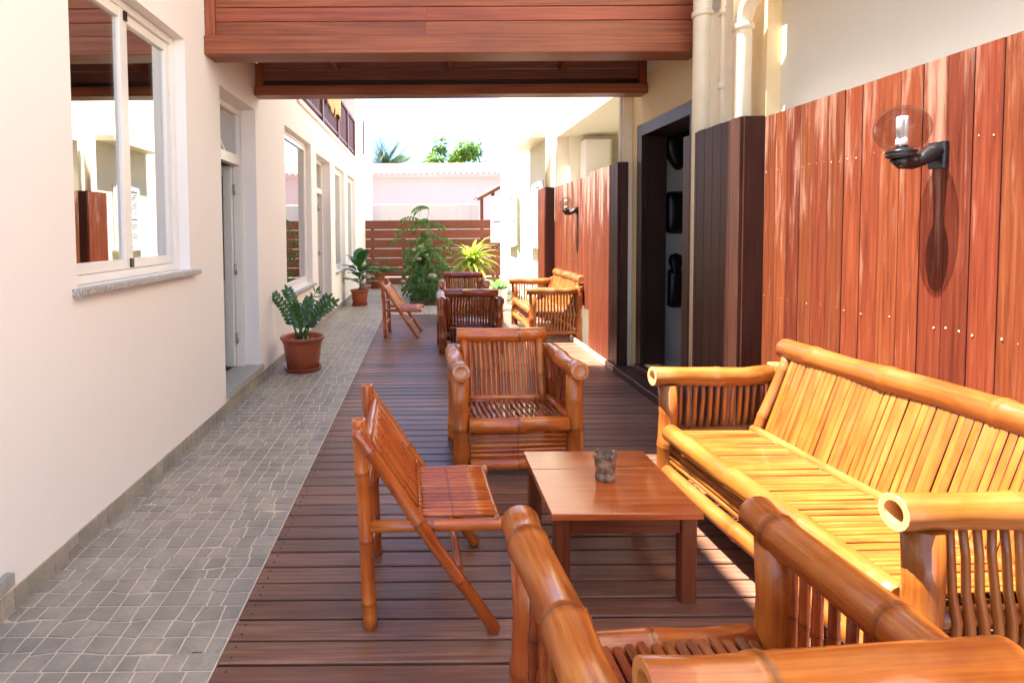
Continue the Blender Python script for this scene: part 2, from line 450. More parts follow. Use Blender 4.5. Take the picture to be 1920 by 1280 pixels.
M['felt'] = mat_plain('black backing board', (.012, .010, .009), .8, .2)
M['carving'] = mat_plain('black carved wood', (.012, .010, .010), .35, .3)
M['bark_cup'] = mat_plain('carved bark', (.40, .28, .17), .75, .0, 28, .9, 60, c2=(.10, .065, .04))
M['bark'] = mat_plain('bark', (.16, .11, .07), .9, .3, 20, .6, 60)
M['straw'] = mat_plain('straw cloth', (.62, .40, .18), .85, .2, 30, .5, 120)
M['putty'] = mat_plain('pale screw plug', (.60, .38, .27), .7, .1)
M['screw'] = mat_plain('dark screw', (.03, .025, .02), .5, .1)
M['l_zz'] = mat_leaf('dark glossy leaf', (.028, .085, .012), (.075, .18, .03), .28, .18)
M['l_big'] = mat_leaf('broad green leaf', (.03, .10, .018), (.08, .20, .035), .32, .25)
M['l_palm'] = mat_leaf('parlour palm leaf', (.04, .13, .02), (.08, .22, .04), .45, .3)
M['l_shrub'] = mat_leaf('shrub leaf', (.07, .17, .035), (.17, .33, .075), .45, .4)
M['l_ground'] = mat_leaf('bed foliage leaf', (.05, .115, .03), (.12, .22, .06), .5, .3)
M['l_drac'] = mat_leaf('lime dracaena leaf', (.26, .42, .03), (.55, .62, .10), .45, .35)
M['l_var'] = mat_leaf('green arum leaf', (.10, .26, .05), (.22, .42, .10), .4, .35, stripe=(.30, .44, .18))
M['l_tree'] = mat_leaf('tree leaf', (.10, .20, .025), (.26, .38, .05), .5, .35)
M['l_frond'] = mat_leaf('palm frond leaf', (.07, .13, .05), (.15, .22, .09), .5, .3)
M['petal'] = mat_leaf('white pink petal', (.75, .55, .50), (.85, .80, .74), .6, .3)

# ================================================================ SETTING
WX = -1.59          # left wall face
DX = -0.709         # deck / tile boundary
CX = 2.06           # cladding face
DECK_END = 9.88
BED_Y = 10.95; BED_X = -0.30; FENCE_Y = 15.5

mb = MB(); box(mb, -200, 200, -60, 300, -.6, -.14)
tag(mb.build('ground', M['ground']), kind='structure')

# ---- tile walkway: grout bed + stones
walk = MB()
box(walk, WX - .01, DX, -2.2, 11.0, -.13, -.0035)
box(walk, DX + .0005, 2.10, DECK_END + .005, 11.0, -.13, -.0036)
box(walk, WX - .01, BED_X, 11.0005, FENCE_Y, -.13, -.0037)
walkway = tag(walk.build('tile_walkway', M['grout']), 'grey cobble pattern tile walkway with beige joints along the plaster wall', kind='structure')

def inset_poly(pts, g):
    c = sum((V3(p) for p in pts), V3()) / len(pts); out = []
    n = len(pts)
    for i in range(n):
        p = V3(pts[i]); a = V3(pts[i - 1]); b = V3(pts[(i + 1) % n])
        e1 = (p - a).normalized(); e2 = (b - p).normalized()
        n1 = V3((-e1.y, e1.x, 0)); n2 = V3((-e2.y, e2.x, 0))
        k = 1 + n1.dot(n2)
        out.append(p + (n1 + n2) * (g / max(.35, k)))
    return out
def stone_geo(m, pts, g=.0040, h=.0035):
    o = inset_poly(pts, g); i2 = inset_poly(pts, g + .003)
    m.newpiece(); n = len(pts)
    b0 = [m.vert((p.x, p.y, -.0034)) for p in o]; b1 = [m.vert((p.x, p.y, h * .1 - .001)) for p in o]
    t = [m.vert((p.x, p.y, .0005)) for p in i2]
    for i in range(n):
        j = (i + 1) % n
        m.face((b0[i], b0[j], b1[j], b1[i])); m.face((b1[i], b1[j], t[j], t[i]), None, True)
    m.face(t)
T = .332
polys = []
def tile_stones(x0, y0, xmin, xmax, ymin, ymax):
    nr = 4; rnd = random.Random(int((x0 * 91 + y0 * 57) * 13))
    def yl(r, x):
        if r in (0, nr): return y0 + T * r / nr
        k = int((x - x0) / T * 6 + .5)
        return y0 + T * r / nr + rn[r][max(0, min(6, k))]
    rn = {r: [rnd.uniform(-.012, .012) for _ in range(7)] for r in range(1, nr)}
    for r in range(nr):
        nc = 4; off = rnd.uniform(-.02, .02)
        xs = [x0] + [x0 + T * c / nc + off + rnd.uniform(-.011, .011) for c in range(1, nc)] + [x0 + T]
        xb = [x + (rnd.uniform(-.009, .009) if 0 < i < nc else 0) for i, x in enumerate(xs)]
        for c in range(nc):
            xm0 = (xs[c] + xs[c + 1]) / 2
            q = [(xb[c], yl(r, xb[c])), (xb[c + 1], yl(r, xb[c + 1])), (xs[c + 1], yl(r + 1, xs[c + 1])), (xs[c], yl(r + 1, xs[c]))]
            q = [(min(max(x, xmin), xmax), min(max(y, ymin), ymax)) for x, y in q]
            w = max(x for x, _ in q) - min(x for x, _ in q); hh = max(y for _, y in q) - min(y for _, y in q)
            if w > .016 and hh > .02 and min(q[1][0] - q[0][0], q[2][0] - q[3][0]) > .011 and min(q[2][1] - q[1][1], q[3][1] - q[0][1]) > .014:
                polys.append([(x, y, 0) for x, y in q])
y = 2.16 - T * 13
while y < 15.6:
    for i in range(-1, 10):
        x0 = DX - T * 3 + T * i
        cx, cy = x0 + T / 2, y + T / 2
        if i < 3:
            if x0 + T <= WX: continue
            tile_stones(x0, y, WX + .002, DX - .002 if y + T < 11.05 else BED_X, max(-2.2, y), FENCE_Y - .01)
        else:
            if DECK_END - T < y < 10.9: tile_stones(x0, y, DX, 2.06, DECK_END + .004, 10.98)
            elif 10.7 < y and x0 < BED_X: tile_stones(x0, y, DX, BED_X - .002, 11.0, FENCE_Y - .01)
    y += T
vis = [p for p in polys if p[0][1] > 1.75 and p[0][0] < DX]
vis.sort(key=lambda p: p[0][1])
near = vis[:296]; ids = {id(p) for p in near}
for p in near:
    s = MB(); c = sum((V3(q) for q in p), V3()) / 4
    stone_geo(s, [V3(q) - c for q in p]); s.build('stone', M['stone'], walkway, c)
s = MB()
for p in polys:
    if id(p) not in ids: stone_geo(s, [V3(q) for q in p])
tag(s.build('stone_paving', M['stone'], walkway), kind='stuff')

# ---- deck
deck = MB()
for xx in (-.55, .1, .75, 1.4, 1.98): box(deck, xx - .03, xx + .03, -1.5, DECK_END - .02, -.135, -.027)
deckO = tag(deck.build('timber_deck', M['darkwood']), 'brown hardwood deck of crosswise boards beside the tile walkway', kind='structure')
PB = .112
d_full = MB(); quadbox(d_full, (DX + .004, 0, -.0125), (2.05, 0, -.0125), PB - .012, .025, (0, 1, 0), .004)
board = d_full.build('deck_board', M['deck'], deckO, (0, -1.45, 0))
halves = []
for (a, b) in ((DX + .004, .62), (.624, 2.05)):
    q = MB(); quadbox(q, (a, 0, -.0125), (b, 0, -.0125), PB - .012, .025, (0, 1, 0), .004); halves.append(q)
half_obs = [q.build('deck_board', M['deck'], deckO, (0, -1.45 + PB, 0)) for q in halves]
scr = MB()
k = 2
yy = -1.45 + 2 * PB
while yy < DECK_END - .04:
    if random.random() < .16:
        for h in half_obs:
            c = h.copy(); col.objects.link(c); c.location = (0, yy, random.uniform(-.001, .001))
    else:
        c = board.copy(); col.objects.link(c); c.location = (0, yy, random.uniform(-.0012, .0012))
        c.rotation_euler = (0, 0, random.uniform(-.0004, .0004))
    for xx in (-.55 - .12,):
        for dy in (-.025, .025):
            lathe(scr, [(.0045, .0), (.004, .0022)], (xx + random.uniform(-.006, .006), yy + dy, 0), 6, False, True, False)
    yy += PB
tag(scr.build('screw_heads', M['screw'], deckO), kind='stuff')

# ---- garden bed
gb = MB()
nx, ny = 22, 40
g = [[gb.vert((BED_X + .01 + (2.10 - BED_X) * i / nx, 11.005 + (FENCE_Y - 11.01) * j / ny, -.02 + random.uniform(0, .045) + .05 * math.sin(math.pi * i / nx) * math.sin(math.pi * j / ny))) for j in range(ny + 1)] for i in range(nx + 1)]
for i in range(nx):
    for j in range(ny): gb.face((g[i][j], g[i + 1][j], g[i + 1][j + 1], g[i][j + 1]), None, True)
tag(gb.build('garden_soil', M['soil']), kind='structure')

# ================================================================ LEFT BUILDING
LB = thing('guesthouse_building', 'long peach white two storey building with aluminium windows along the tile walkway', 'building', (WX, 8, 0))
LB.location = (0, 0, 0)
def wall_x(X, Xb, y0, y1, z0, z1, ops, m):
    ys = sorted({y0, y1} | {q for o in ops for q in o[:2]}); zs = sorted({z0, z1} | {q for o in ops for q in o[2:]})
    cell = lambda ya, yb, za, zb: any(o[0] <= (ya + yb) / 2 <= o[1] and o[2] <= (za + zb) / 2 <= o[3] for o in ops)
    def quad(a, b, c, d): 
        i = [m.vert(p) for p in (a, b, c, d)]; m.face(i)
    for i in range(len(ys) - 1):
        for j in range(len(zs) - 1):
            a, b, c, d = ys[i], ys[i + 1], zs[j], zs[j + 1]
            if cell(a, b, c, d): continue
            quad((X, a, c), (X, b, c), (X, b, d), (X, a, d)); quad((Xb, a, c), (Xb, a, d), (Xb, b, d), (Xb, b, c))
    for (a, b, c, d) in list(ops) + [(y0, y1, z0, z1)]:
        quad((X, a, c), (X, a, d), (Xb, a, d), (Xb, a, c)); quad((X, b, c), (Xb, b, c), (Xb, b, d), (X, b, d))
        quad((X, a, d), (X, b, d), (Xb, b, d), (Xb, a, d)); quad((X, a, c), (Xb, a, c), (Xb, b, c), (X, b, c))
LTOP = 7.32
W1 = (2.60, 3.86, 1.20, 2.74); D1 = (4.50, 5.44, .17, 2.60)
W2 = (6.58, 8.10, .72, 2.68); D2 = (8.50, 9.75, .17, 2.62)
W3 = (10.25, 11.50, .72, 2.64); W4 = (11.95, 13.25, .72, 2.64)
D0 = (1.10, 2.07, .17, 2.60)
BAL = (7.3, 13.35, 3.16, 5.7)
m = MB(); wall_x(WX, WX - .24, -2.2, 17.8, -.12, LTOP, [W1, D1, W2, D2, W3, W4, D0, BAL], m)
m.build('wall', M['wall_left'], LB)
# rooms behind: floor, back wall, ceiling, roof, ends
m = MB()
box(m, -6.2, -6.0, -2.2, 17.8, -.12, LTOP); box(m, -5.999, WX - .241, -2.2, 17.8, -.12, -.01)
box(m, -5.999, WX - .241, -2.2, 17.8, 2.98, 3.14); box(m, -5.999, WX - .241, -2.199, -2.0, -.009, 2.979)
box(m, -5.999, WX - .241, 17.6, 17.799, -.009, 2.979)
for yy in (6.0, 9.95): box(m, -5.999, WX - .241, yy, yy + .12, -.009, 2.979)
m.build('interior', M['interior'], LB)
m = MB(); box(m, -6.2, WX - .002, -2.2, 17.8, LTOP + .002, LTOP + .14)
m.build('roof_slab', M['concrete'], LB)
m = MB()   # loggia
box(m, -3.4, -3.25, 7.1, 13.6, 3.141, LTOP - .01); box(m, -3.249, WX - .241, 7.1, 7.3, 3.141, LTOP - .01); box(m, -3.249, WX - .241, 13.35, 13.55, 3.141, LTOP - .01)
box(m, -3.249, WX - .241, 7.301, 13.349, 5.72, 5.85)
m.build('loggia', M['wall_white'], LB)
m = MB(); box(m, WX - .24, WX + .03, 7.25, 13.4, 3.09, 3.155); m.build('balcony_edge', M['wall_left'], LB)

def bar(mb_, p0, p1, w, t, wd): quadbox(mb_, p0, p1, w, t, wd, .003)
def rect_frame(m_, X, t, ya, yb, za, zb, bw):
    bar(m_, (X, ya + bw / 2, za), (X, ya + bw / 2, zb), bw, t, (0, 1, 0)); bar(m_, (X, yb - bw / 2, za), (X, yb - bw / 2, zb), bw, t, (0, 1, 0))
    bar(m_, (X, ya + bw, za + bw / 2), (X, yb - bw, za + bw / 2), bw, t * .98, (0, 0, 1)); bar(m_, (X, ya + bw, zb - bw / 2), (X, yb - bw, zb - bw / 2), bw, t * .98, (0, 0, 1))
def window(W, sashes=2, sill=True):
    ya, yb, za, zb = W; X = WX - .105
    m_ = MB(); rect_frame(m_, X, .07, ya + .002, yb - .002, za + .002, zb - .002, .045)
    w = m_.build('window', M['alu'], LB)
    ia, ib, ja, jb = ya + .047, yb - .047, za + .047, zb - .047
    sw = (ib - ia) / sashes
    for s_ in range(sashes):
        a = ia + sw * s_ + .002; b = a + sw - .004
        sx = X + (.008 if s_ == 0 else -.008)
        q = MB(); rect_frame(q, sx, .045, a, b, ja + .002, jb - .002, .055); q.build('sash', M['alu'], w)
        q = MB(); box(q, sx - .003, sx + .003, a + .053, b - .053, ja + .055, jb - .055); q.build('pane', M['glass'], w)
    if sashes == 2:
        ym = (ia + ib) / 2
        for z_ in (ja + .035, jb - .035):
            q = MB(); box(q, X + .030, X + .042, ym - .014, ym + .014, z_ - .026, z_ + .026); q.build('latch', M['black'], w)
    if sill:
        q = MB(); quadbox(q, (WX - .03, ya - .04, za - .018), (WX - .03, yb + .07, za - .018), .16, .034, (1, 0, 0), .005); q.build('sill', M['granite'], w)
        q = MB(); box(q, WX - .24, WX - .111, ya + .002, yb - .002, za - .02, za - .001)
    return w
window(W1, 2); window(W2, 1); window(W3, 1); window(W4, 1)

def door(D, open_=True):
    ya, yb, za, zb = D; X = WX - .17; tz = 2.08
    m_ = MB()
    bw = .055
    bar(m_, (X, ya + bw / 2, za), (X, ya + bw / 2, zb - .002), bw, .07, (0, 1, 0)); bar(m_, (X, yb - bw / 2 - .002, za), (X, yb - bw / 2 - .002, zb - .002), bw, .07, (0, 1, 0))
    bar(m_, (X, ya + bw, zb - bw / 2 - .002), (X, yb - bw - .002, zb - bw / 2 - .002), bw, .068, (0, 0, 1)); bar(m_, (X, ya + bw, tz + .04), (X, yb - bw - .002, tz + .04), .09, .068, (0, 0, 1))
    bar(m_, (X, ya + bw, zb - bw), (X, ya + bw + .001 + (yb - ya) * .55, tz + .085), .02, .02, (0, 1, 0))
    d = m_.build('door_frame', M['alu'], LB)
    q = MB(); box(q, X - .004, X + .002, ya + bw, yb - bw, tz + .086, zb - bw); q.build('transom_pane', M['glass'], d)
    # leaf swung inwards on the far jamb
    L = yb - ya - 2 * bw - .02; a = R(97)
    hx, hy = X - .036, yb - bw - .03
    dx, dy = -math.sin(a), -math.cos(a)
    P = lambda s_, z_: V3((hx + dx * s_, hy + dy * s_, z_))
    nd = V3((dx, dy, 0))
    q = MB(); z0, z1 = za + .012, tz - .012
    for s_ in (.04, L - .04): quadbox(q, P(s_, z0), P(s_, z1), .08, .045, nd)
    for z_ in (z0 + .06, .95, z1 - .045): quadbox(q, P(.08, z_), P(L - .08, z_), .09, .044, (0, 0, 1))
    lf = q.build('door_leaf', M['alu'], d)
    q = MB(); quadbox(q, P(.08, (.995 + z1 - .09) / 2), P(L - .08, (.995 + z1 - .09) / 2), z1 - .09 - .995, .006, (0, 0, 1)); q.build('door_pane', M['glass'], d)
    q = MB(); quadbox(q, P(.08, (z0 + .105 + .905) / 2), P(L - .08, (z0 + .105 + .905) / 2), .905 - z0 - .105, .02, (0, 0, 1)); q.build('door_panel', M['alu'], d)
    for z_ in (.45, 1.1, 1.85):
        q = MB(); rings(q, [(hx + .016, hy + .012, z_ - .05), (hx + .016, hy + .012, z_ + .05)], [.013, .013], 8); q.build('hinge', M['metal'], d)
    q = MB(); box(q, WX - .235, WX + .035, ya + .003, yb - .003, za - .045, za + .004); box(q, WX + .0005, WX + .034, yb - .002, yb + .03, za - .045, za + .003); q.build('doorstep', M['doorstep'], d)
    return d
door(D1); door(D2); door(D0)

# skirting of small tiles along the wall
sk = MB(); box(sk, WX + .0005, WX + .006, -2.2, 17.7, -.003, .096)
skO = sk.build('skirting', M['grout'], LB)
y_ = -2.2 + .01
pieces = []
while y_ < 15.4:
    w = random.uniform(.05, .10); top = .094
    if any(d_[0] - .03 < y_ < d_[1] + .03 for d_ in (D1, D2, D0)): top = .094
    splits = [(0.004, top)] if random.random() < .72 else [(.004, .045), (.049, top)]
    for (a, b) in splits:
        pieces.append((y_, w, a, b))
    y_ += w + .006
for (y_, w, a, b) in pieces:
    q = MB(); sl = random.uniform(-.005, .005)
    x = .011
    pts0 = [(0, 0, a), (0, w, a), (0, w + sl * .6, b), (0, sl, b)]
    bi = [q.vert((.006, p[1], p[2])) for p in pts0]; ti = [q.vert((x, p[1] + (.002 if k in (0, 3) else -.002), p[2] + (.002 if k < 2 else -.002))) for k, p in enumerate(pts0)]
    for k in range(4): q.face((bi[k], bi[(k + 1) % 4], ti[(k + 1) % 4], ti[k]))
    q.face(ti); q.build('skirting_stone', M['stone'], skO, (WX, y_, 0))

# balcony railing
br = MB()
quadbox(br, (WX - .03, 7.31, 3.98), (WX - .03, 13.34, 3.98), .09, .05, (1, 0, 0)); quadbox(br, (WX - .03, 7.31, 3.27), (WX - .03, 13.34, 3.27), .06, .05, (1, 0, 0))
brO = br.build('balcony_railing', M['rail'], LB)
for yy in (7.38, 9.1, 10.75, 12.1, 13.27):
    q = MB(); quadbox(q, (WX - .03, yy, 3.16), (WX - .03, yy, 3.955 if yy < 13 else 4.0), .11, .09, (0, 1, 0)); q.build('post', M['rail'], brO)
yy = 7.5
while yy < 13.2:
    if all(abs(yy - p) > .09 for p in (9.1, 10.75, 12.1)):
        q = MB(); quadbox(q, (WX - .03, yy, 3.295), (WX - .03, yy, 3.955), .045, .022, (0, 1, 0)); q.build('baluster', M['rail'], brO)
    yy += .105
q = MB(); box(q, -2.6, -2.5, 12.9, 13.34, 3.16, 5.3); q.build('balcony_door', M['rail'], LB)
q = MB(); quadbox(q, (WX + .0, 15.2, 3.5), (WX + .0, 15.2, 4.35), .12, .05, (0, 1, 0)); q.build('vertical_vent', M['rail'], LB)

# straw cloth hung over the balcony rail
q = MB(); rows = 12; colsn = 14
gi = []
for i in range(colsn + 1):
    r_ = []
    for j in range(rows + 1):
        t = j / rows; yv = 9.4 + 1.6 * i / colsn
        if t < .12: x, z = WX - .10 + t / .12 * .06, 4.012
        else: x, z = WX + .022 + .02 * math.sin(i * 1.3) * t + .008 * math.sin(i * 3.1), 4.02 - (t - .12) * (.52 + .07 * math.sin(i * 1.7) + .04 * math.sin(i * 4.0))
        r_.append(q.vert((x, yv, z)))
    gi.append(r_)
for i in range(colsn):
    for j in range(rows): q.face((gi[i][j], gi[i + 1][j], gi[i + 1][j + 1], gi[i][j + 1]), None, True)
o = q.build('hanging_cloth', M['straw']); sm = o.modifiers.new('thick', 'SOLIDIFY'); sm.thickness = .008
tag(o, 'straw coloured cloth hanging over the wooden balcony rail', 'cloth')

# ================================================================ RIGHT BUILDING
RB = thing('annex_building', 'cream plaster building behind the red plank screens, with shutters and downpipes', 'building', (0, 0, 0))
RW = 2.12
m = MB()
box(m, RW, 6.0, -2.2, 15.7, 2.92, 6.4)                       # upper storey
box(m, RW, 2.30, 9.1, 15.7, -.12, 2.919)                      # far ground floor
box(m, 3.0, 3.15, 5.96, 9.099, -.12, 2.919)                   # porch back wall (far)
box(m, RW + .001, 2.999, 5.96, 6.1, -.12, 2.918)
box(m, 2.301, 2.999, 9.0, 9.12, -.12, 2.918)
m.build('wall', M['wall_right'], RB)
m = MB(); box(m, 2.21, 2.35, -2.2, 3.55, -.12, 2.919); m.build('lower_wall', mat_plaster('ivory plaster', (.66, .64, .565), .02), RB)
m = MB(); box(m, 1.80, RW - .002, -2.2, 3.50, 2.925, 3.06); m.build('ledge_slab', M['wall_right'], RB)
m = MB(); DR = (4.44, 5.50, .14, 2.36)
wall_x(RW, RW + .16, 3.551, 5.959, -.12, 2.919, [DR], m)
for f in range(len(m.f)): m.f[f] = m.f[f][::-1]
m.build('entrance_wall', M['pipe'] if False else mat_plaster('yellow cream plaster', (.80, .62, .36), .02), RB)
m = MB()                                                     # parapet behind the planks
for (a, b, z0) in ((-2.2, 3.399, -.12), (6.101, 6.75, -.12), (6.7505, 7.55, .47), (7.5505, 8.99, -.12)): box(m, CX + .026, CX + .13, a, b, z0, 2.098)
m.build('parapet', M['wall_white'], RB)
# room behind the entrance
m = MB()
box(m, RW + .161, 5.2, 5.86, 5.955, -.1, 2.9); box(m, 5.2, 5.3, 3.56, 5.955, -.1, 2.9); box(m, RW + .161, 5.199, 3.552, 3.66, -.1, 2.9)
box(m, RW + .161, 5.199, 3.661, 5.859, -.1, .12)
m.build('entrance_room', M['interior'], RB)
# door frame and jamb lining
q = MB()
yA, yB, z0, z1 = DR
for (yy) in (yA - .02, yB + .02): quadbox(q, (RW - .014, yy, 0.0), (RW - .014, yy, z1 + .09), .12, .05, (0, 1, 0))
quadbox(q, (RW - .012, yA - .079, z1 + .033), (RW - .012, yB + .079, z1 + .033), .11, .056, (0, 0, 1))
df = q.build('entrance_frame', M['darkwood'], RB)
q = MB(); quadbox(q, (RW + .105, yB - .012, z0), (RW + .105, yB - .012, z1 - .002), .21, .024, (1, 0, 0)); quadbox(q, (RW + .12, yA + .012, z0), (RW + .12, yA + .012, z1 - .002), .26, .024, (1, 0, 0)); quadbox(q, (RW + .12, yA + .025, z1 - .012), (RW + .12, yB - .025, z1 - .012), .26, .022, (1, 0, 0)); q.build('jamb_lining', M['darkwood'], df)
q = MB(); quadbox(q, (2.01, yA - .2, .035), (2.01, yB + .23, .035), .20, .07, (1, 0, 0), .006); quadbox(q, (RW + .05, yA - .02, .105), (RW + .05, yB + .02, .105), .25, .069, (1, 0, 0), .006); q.build('entrance_step', M['casing'], df)
# carved masks hanging on the inner wall
def carving(name, label, X, z, outline, group=None):
    q = MB(); Y = 5.859
    n = len(outline); b = []
    for (yo, sc) in ((0.0, 1.0), (-.03, 1.0), (-.055, .72), (-.066, .35)):
        b.append([q.vert((x * sc, yo - .001, zz * sc)) for (x, zz) in outline])
    for i in range(3):
        for k in range(n):
            k2 = (k + 1) % n
            q.face((b[i][k], b[i][k2], b[i + 1][k2], b[i + 1][k]), None, i > 0)
    q.face(b[3])
    for sx in (-.035, .035): lathe(q, [(.02, .0), (.014, .012), (.004, .016)], (sx, -.075, .04), 10, True, True)
    o = q.build(name, M['carving'], None, (X, Y, z)); tag(o, label, 'carving', group); return o
def oval(a, b, n=20, waist=0, e=2.0): return [((a + waist * math.cos(4 * math.pi * k / n)) * abs(math.cos(2 * math.pi * k / n)) ** (2 / e) * (1 if math.cos(2 * math.pi * k / n) > 0 else -1), b * abs(math.sin(2 * math.pi * k / n)) ** (2 / e) * (1 if math.sin(2 * math.pi * k / n) > 0 else -1)) for k in range(n)][::-1]
carving('carved_mask', 'black oval carved mask, topmost inside the dark doorway', 2.60, 2.32, oval(.115, .27, 22, .03))
carving('carved_mask', 'black rectangular carved mask in the middle of the doorway wall', 2.60, 1.62, oval(.125, .215, 24, 0, 6))
fig = [(.05, -.32), (.085, -.3), (.085, .12), (.05, .15), (.065, .2), (.075, .25), (.06, .31), (.0, .335), (-.06, .31), (-.075, .25), (-.065, .2), (-.05, .15), (-.085, .12), (-.085, -.3), (-.05, -.32)]
carving('carved_figure', 'black carved figure with round head, lowest inside the dark doorway', 2.585, .92, [(x * .9, z * .85) for x, z in fig])

# shutters on the far wall
def shutter(Yh, L, z0, z1, ang, group=None):
    """leaf hinged at wall point Yh, ang = 0 lies on the wall towards +Y"""
    d = V3((-math.sin(ang), math.cos(ang), 0)); nrm = V3((d.y, -d.x, 0))
    o0 = V3((RW - .03, Yh, 0))
    P = lambda s_, z_: o0 + d * s_ + V3((0, 0, z_))
    q = MB()
    for s_ in (.03, L - .03): quadbox(q, P(s_, z0), P(s_, z1), .06, .035, d)
    for z_ in (z0 + .035, (z0 + z1) / 2, z1 - .035): quadbox(q, P(.06, z_), P(L - .06, z_), .07, .034, (0, 0, 1))
    sh = q.build('shutter', M['shutter'], RB)
    q = MB(); z_ = z0 + .1
    while z_ < z1 - .08:
        if abs(z_ - (z0 + z1) / 2) > .05:
            quadbox(q, P(.06, z_), P(L - .06, z_), .04, .007, nrm * .7 + V3((0, 0, -.7)), .001)
        z_ += .042
    tag(q.build('louvres', M['shutter'], sh), kind='stuff')
def rwin(Y0, Y1, z0, z1):
    q = MB(); box(q, RW - .012, RW - .001, Y0, Y1, z0, z1); o = q.build('window_pane', M['glass'], RB)
    q = MB(); rect_frame(q, RW - .02, .03, Y0 - .04, Y1 + .04, z0 - .04, z1 + .04, .05); q.build('frame', M['shutter'], o)
    q = MB(); quadbox(q, (RW - .04, Y0 - .1, z0 - .06), (RW - .04, Y1 + .1, z0 - .06), .12, .04, (1, 0, 0)); q.build('sill', M['concrete'], o)
rwin(12.95, 13.85, 1.15, 2.28); shutter(13.86, .46, 1.15, 2.28, R(78)); shutter(12.92, .46, 1.15, 2.28, R(172))
rwin(10.1, 11.0, 1.2, 2.3); shutter(10.12, .44, 1.2, 2.3, R(4)); shutter(10.98, .44, 1.2, 2.3, R(176))
q = MB(); quadbox(q, (RW - .16, 9.6, 3.05), (RW - .16, 11.4, 3.05), .32, .09, (1, 0, 0)); q.build('window_canopy', M['pipe'], RB)
# white cabinet in the far porch
q = MB(); quadbox(q, (2.66, 8.85, 1.9), (2.66, 8.85, 2.82), .40, .28, (1, 0, 0), .012); cb = q.build('meter_cabinet', M['wall_white'])
tag(cb, 'plain cream cabinet on the porch end wall above the far planks', 'cabinet')
q = MB(); quadbox(q, (2.66, 8.703, 1.95), (2.66, 8.703, 2.77), .34, .012, (1, 0, 0), .004); q.build('cabinet_door', M['wall_white'], cb)
# downpipes and columns
def pipe(pts, r, label, grp=None, br_=()):
    q = MB(); rings(q, pts, [r] * len(pts), 14); o = q.build('downpipe', M['pipe']); tag(o, label, 'pipe', grp)
    for z in br_:
        q = MB(); p = pts[0]; lathe(q, [(r + .002, -.02), (r + .01, -.018), (r + .01, .018), (r + .002, .02)], (p[0], p[1], z), 14, False, False); q.build('pipe_collar', M['pipe'], o)
q = MB(); box(q, 2.0, RW - .002, 3.72, 4.16, -.1, 2.919); q.build('column', M['pipe'], RB)
q = MB(); box(q, 2.03, RW - .0021, 5.80, 5.95, -.1, 2.919); q.build('column', M['pipe'], RB)
pipe([(1.968, 4.06, .03), (1.968, 4.06, 6.2)], .062, 'fat cream downpipe rising from the shade-darkened plank casing beside the bridge', br_=(2.95,))
pipe([(2.0, 3.84, .03), (2.0, 3.84, 6.2)], .019, 'thin cream conduit between two fat pipes over the plank casing', br_=(2.88, 2.4))
el = [(2.0, 3.60, .03), (2.0, 3.60, 2.70), (2.0, 3.595, 2.76), (2.005, 3.56, 2.82), (2.02, 3.46, 2.90), (2.035, 3.36, 2.97), (2.04, 3.325, 3.02), (2.04, 3.315, 3.1), (2.04, 3.315, 6.0)]
pipe(el, .05, 'cream downpipe with an elbow above the plank casing', br_=(2.70,))
pipe([(1.995, 9.14, 2.05), (1.995, 9.14, 3.0)], .045, 'yellow cream downpipe above the narrow far plank casing')
pipe([(2.01, 5.835, 2.0), (2.01, 5.835, 2.91)], .016, 'thin cream pipe beside the column at the far bridge beam')

# ---- plank screens
GA = .004
def plank_run(name, label, X, y0, y1, z0, z1, n, mat, lowcut=None, back=True):
    t = thing(name, label, 'timber screen', (X, (y0 + y1) / 2, 0))
    pw = (y1 - y0) / n; cache = []
    for k in range(n):
        zb = z0
        if lowcut and lowcut[0] < y0 + pw * (k + .5) < lowcut[1]: zb = lowcut[2] + random.uniform(-.02, .02)
        zt = z1 + random.uniform(-.0012, .0012)
        q = MB(); quadbox(q, (0, 0, zb), (0, 0, zt), pw - GA, .022, (0, 1, 0), .002, voff=zb)
        q.build('plank', mat, t, (.011 + random.uniform(-.0025, .0025), y0 + pw * (k + .5) - (y0 + y1) / 2, 0))
    return t
s1 = plank_run('plank_screen', 'sunlit red plank wall behind the golden sofa, with a globe lamp', CX, -.25, 3.458, .02, 2.12, 34, M['clad'])
s2 = plank_run('plank_screen', 'streaked weathered red plank wall behind the small sofa', CX, 6.755, 8.965, .02, 2.12, 20, M['clad_far'], lowcut=(6.75, 7.5, .46))
def plugs(t, y0, y1, n, rows):
    q = MB(); pw = (y1 - y0) / n
    for k in range(n):
        for z in rows:
            for dy in (-.028, .028):
                r_ = random.uniform(.0022, .0055)
                if random.random() < .35: continue
                c = V3((-.002, y0 + pw * (k + .5) + dy - (y0 + y1) / 2, z + random.uniform(-.008, .008)))
                pv = [q.vert(c + V3((-.0012, math.cos(a_ * math.pi / 3) * r_ * random.uniform(.6, 1.2), math.sin(a_ * math.pi / 3) * r_ * random.uniform(.6, 1.4)))) for a_ in range(6)]
                q.face(pv[::-1])
    tag(q.build('screw_plugs', M['putty'], t), kind='stuff')
plugs(s1, -.25, 3.458, 34, (1.785, 1.05)); plugs(s2, 6.755, 8.965, 20, (1.05,))
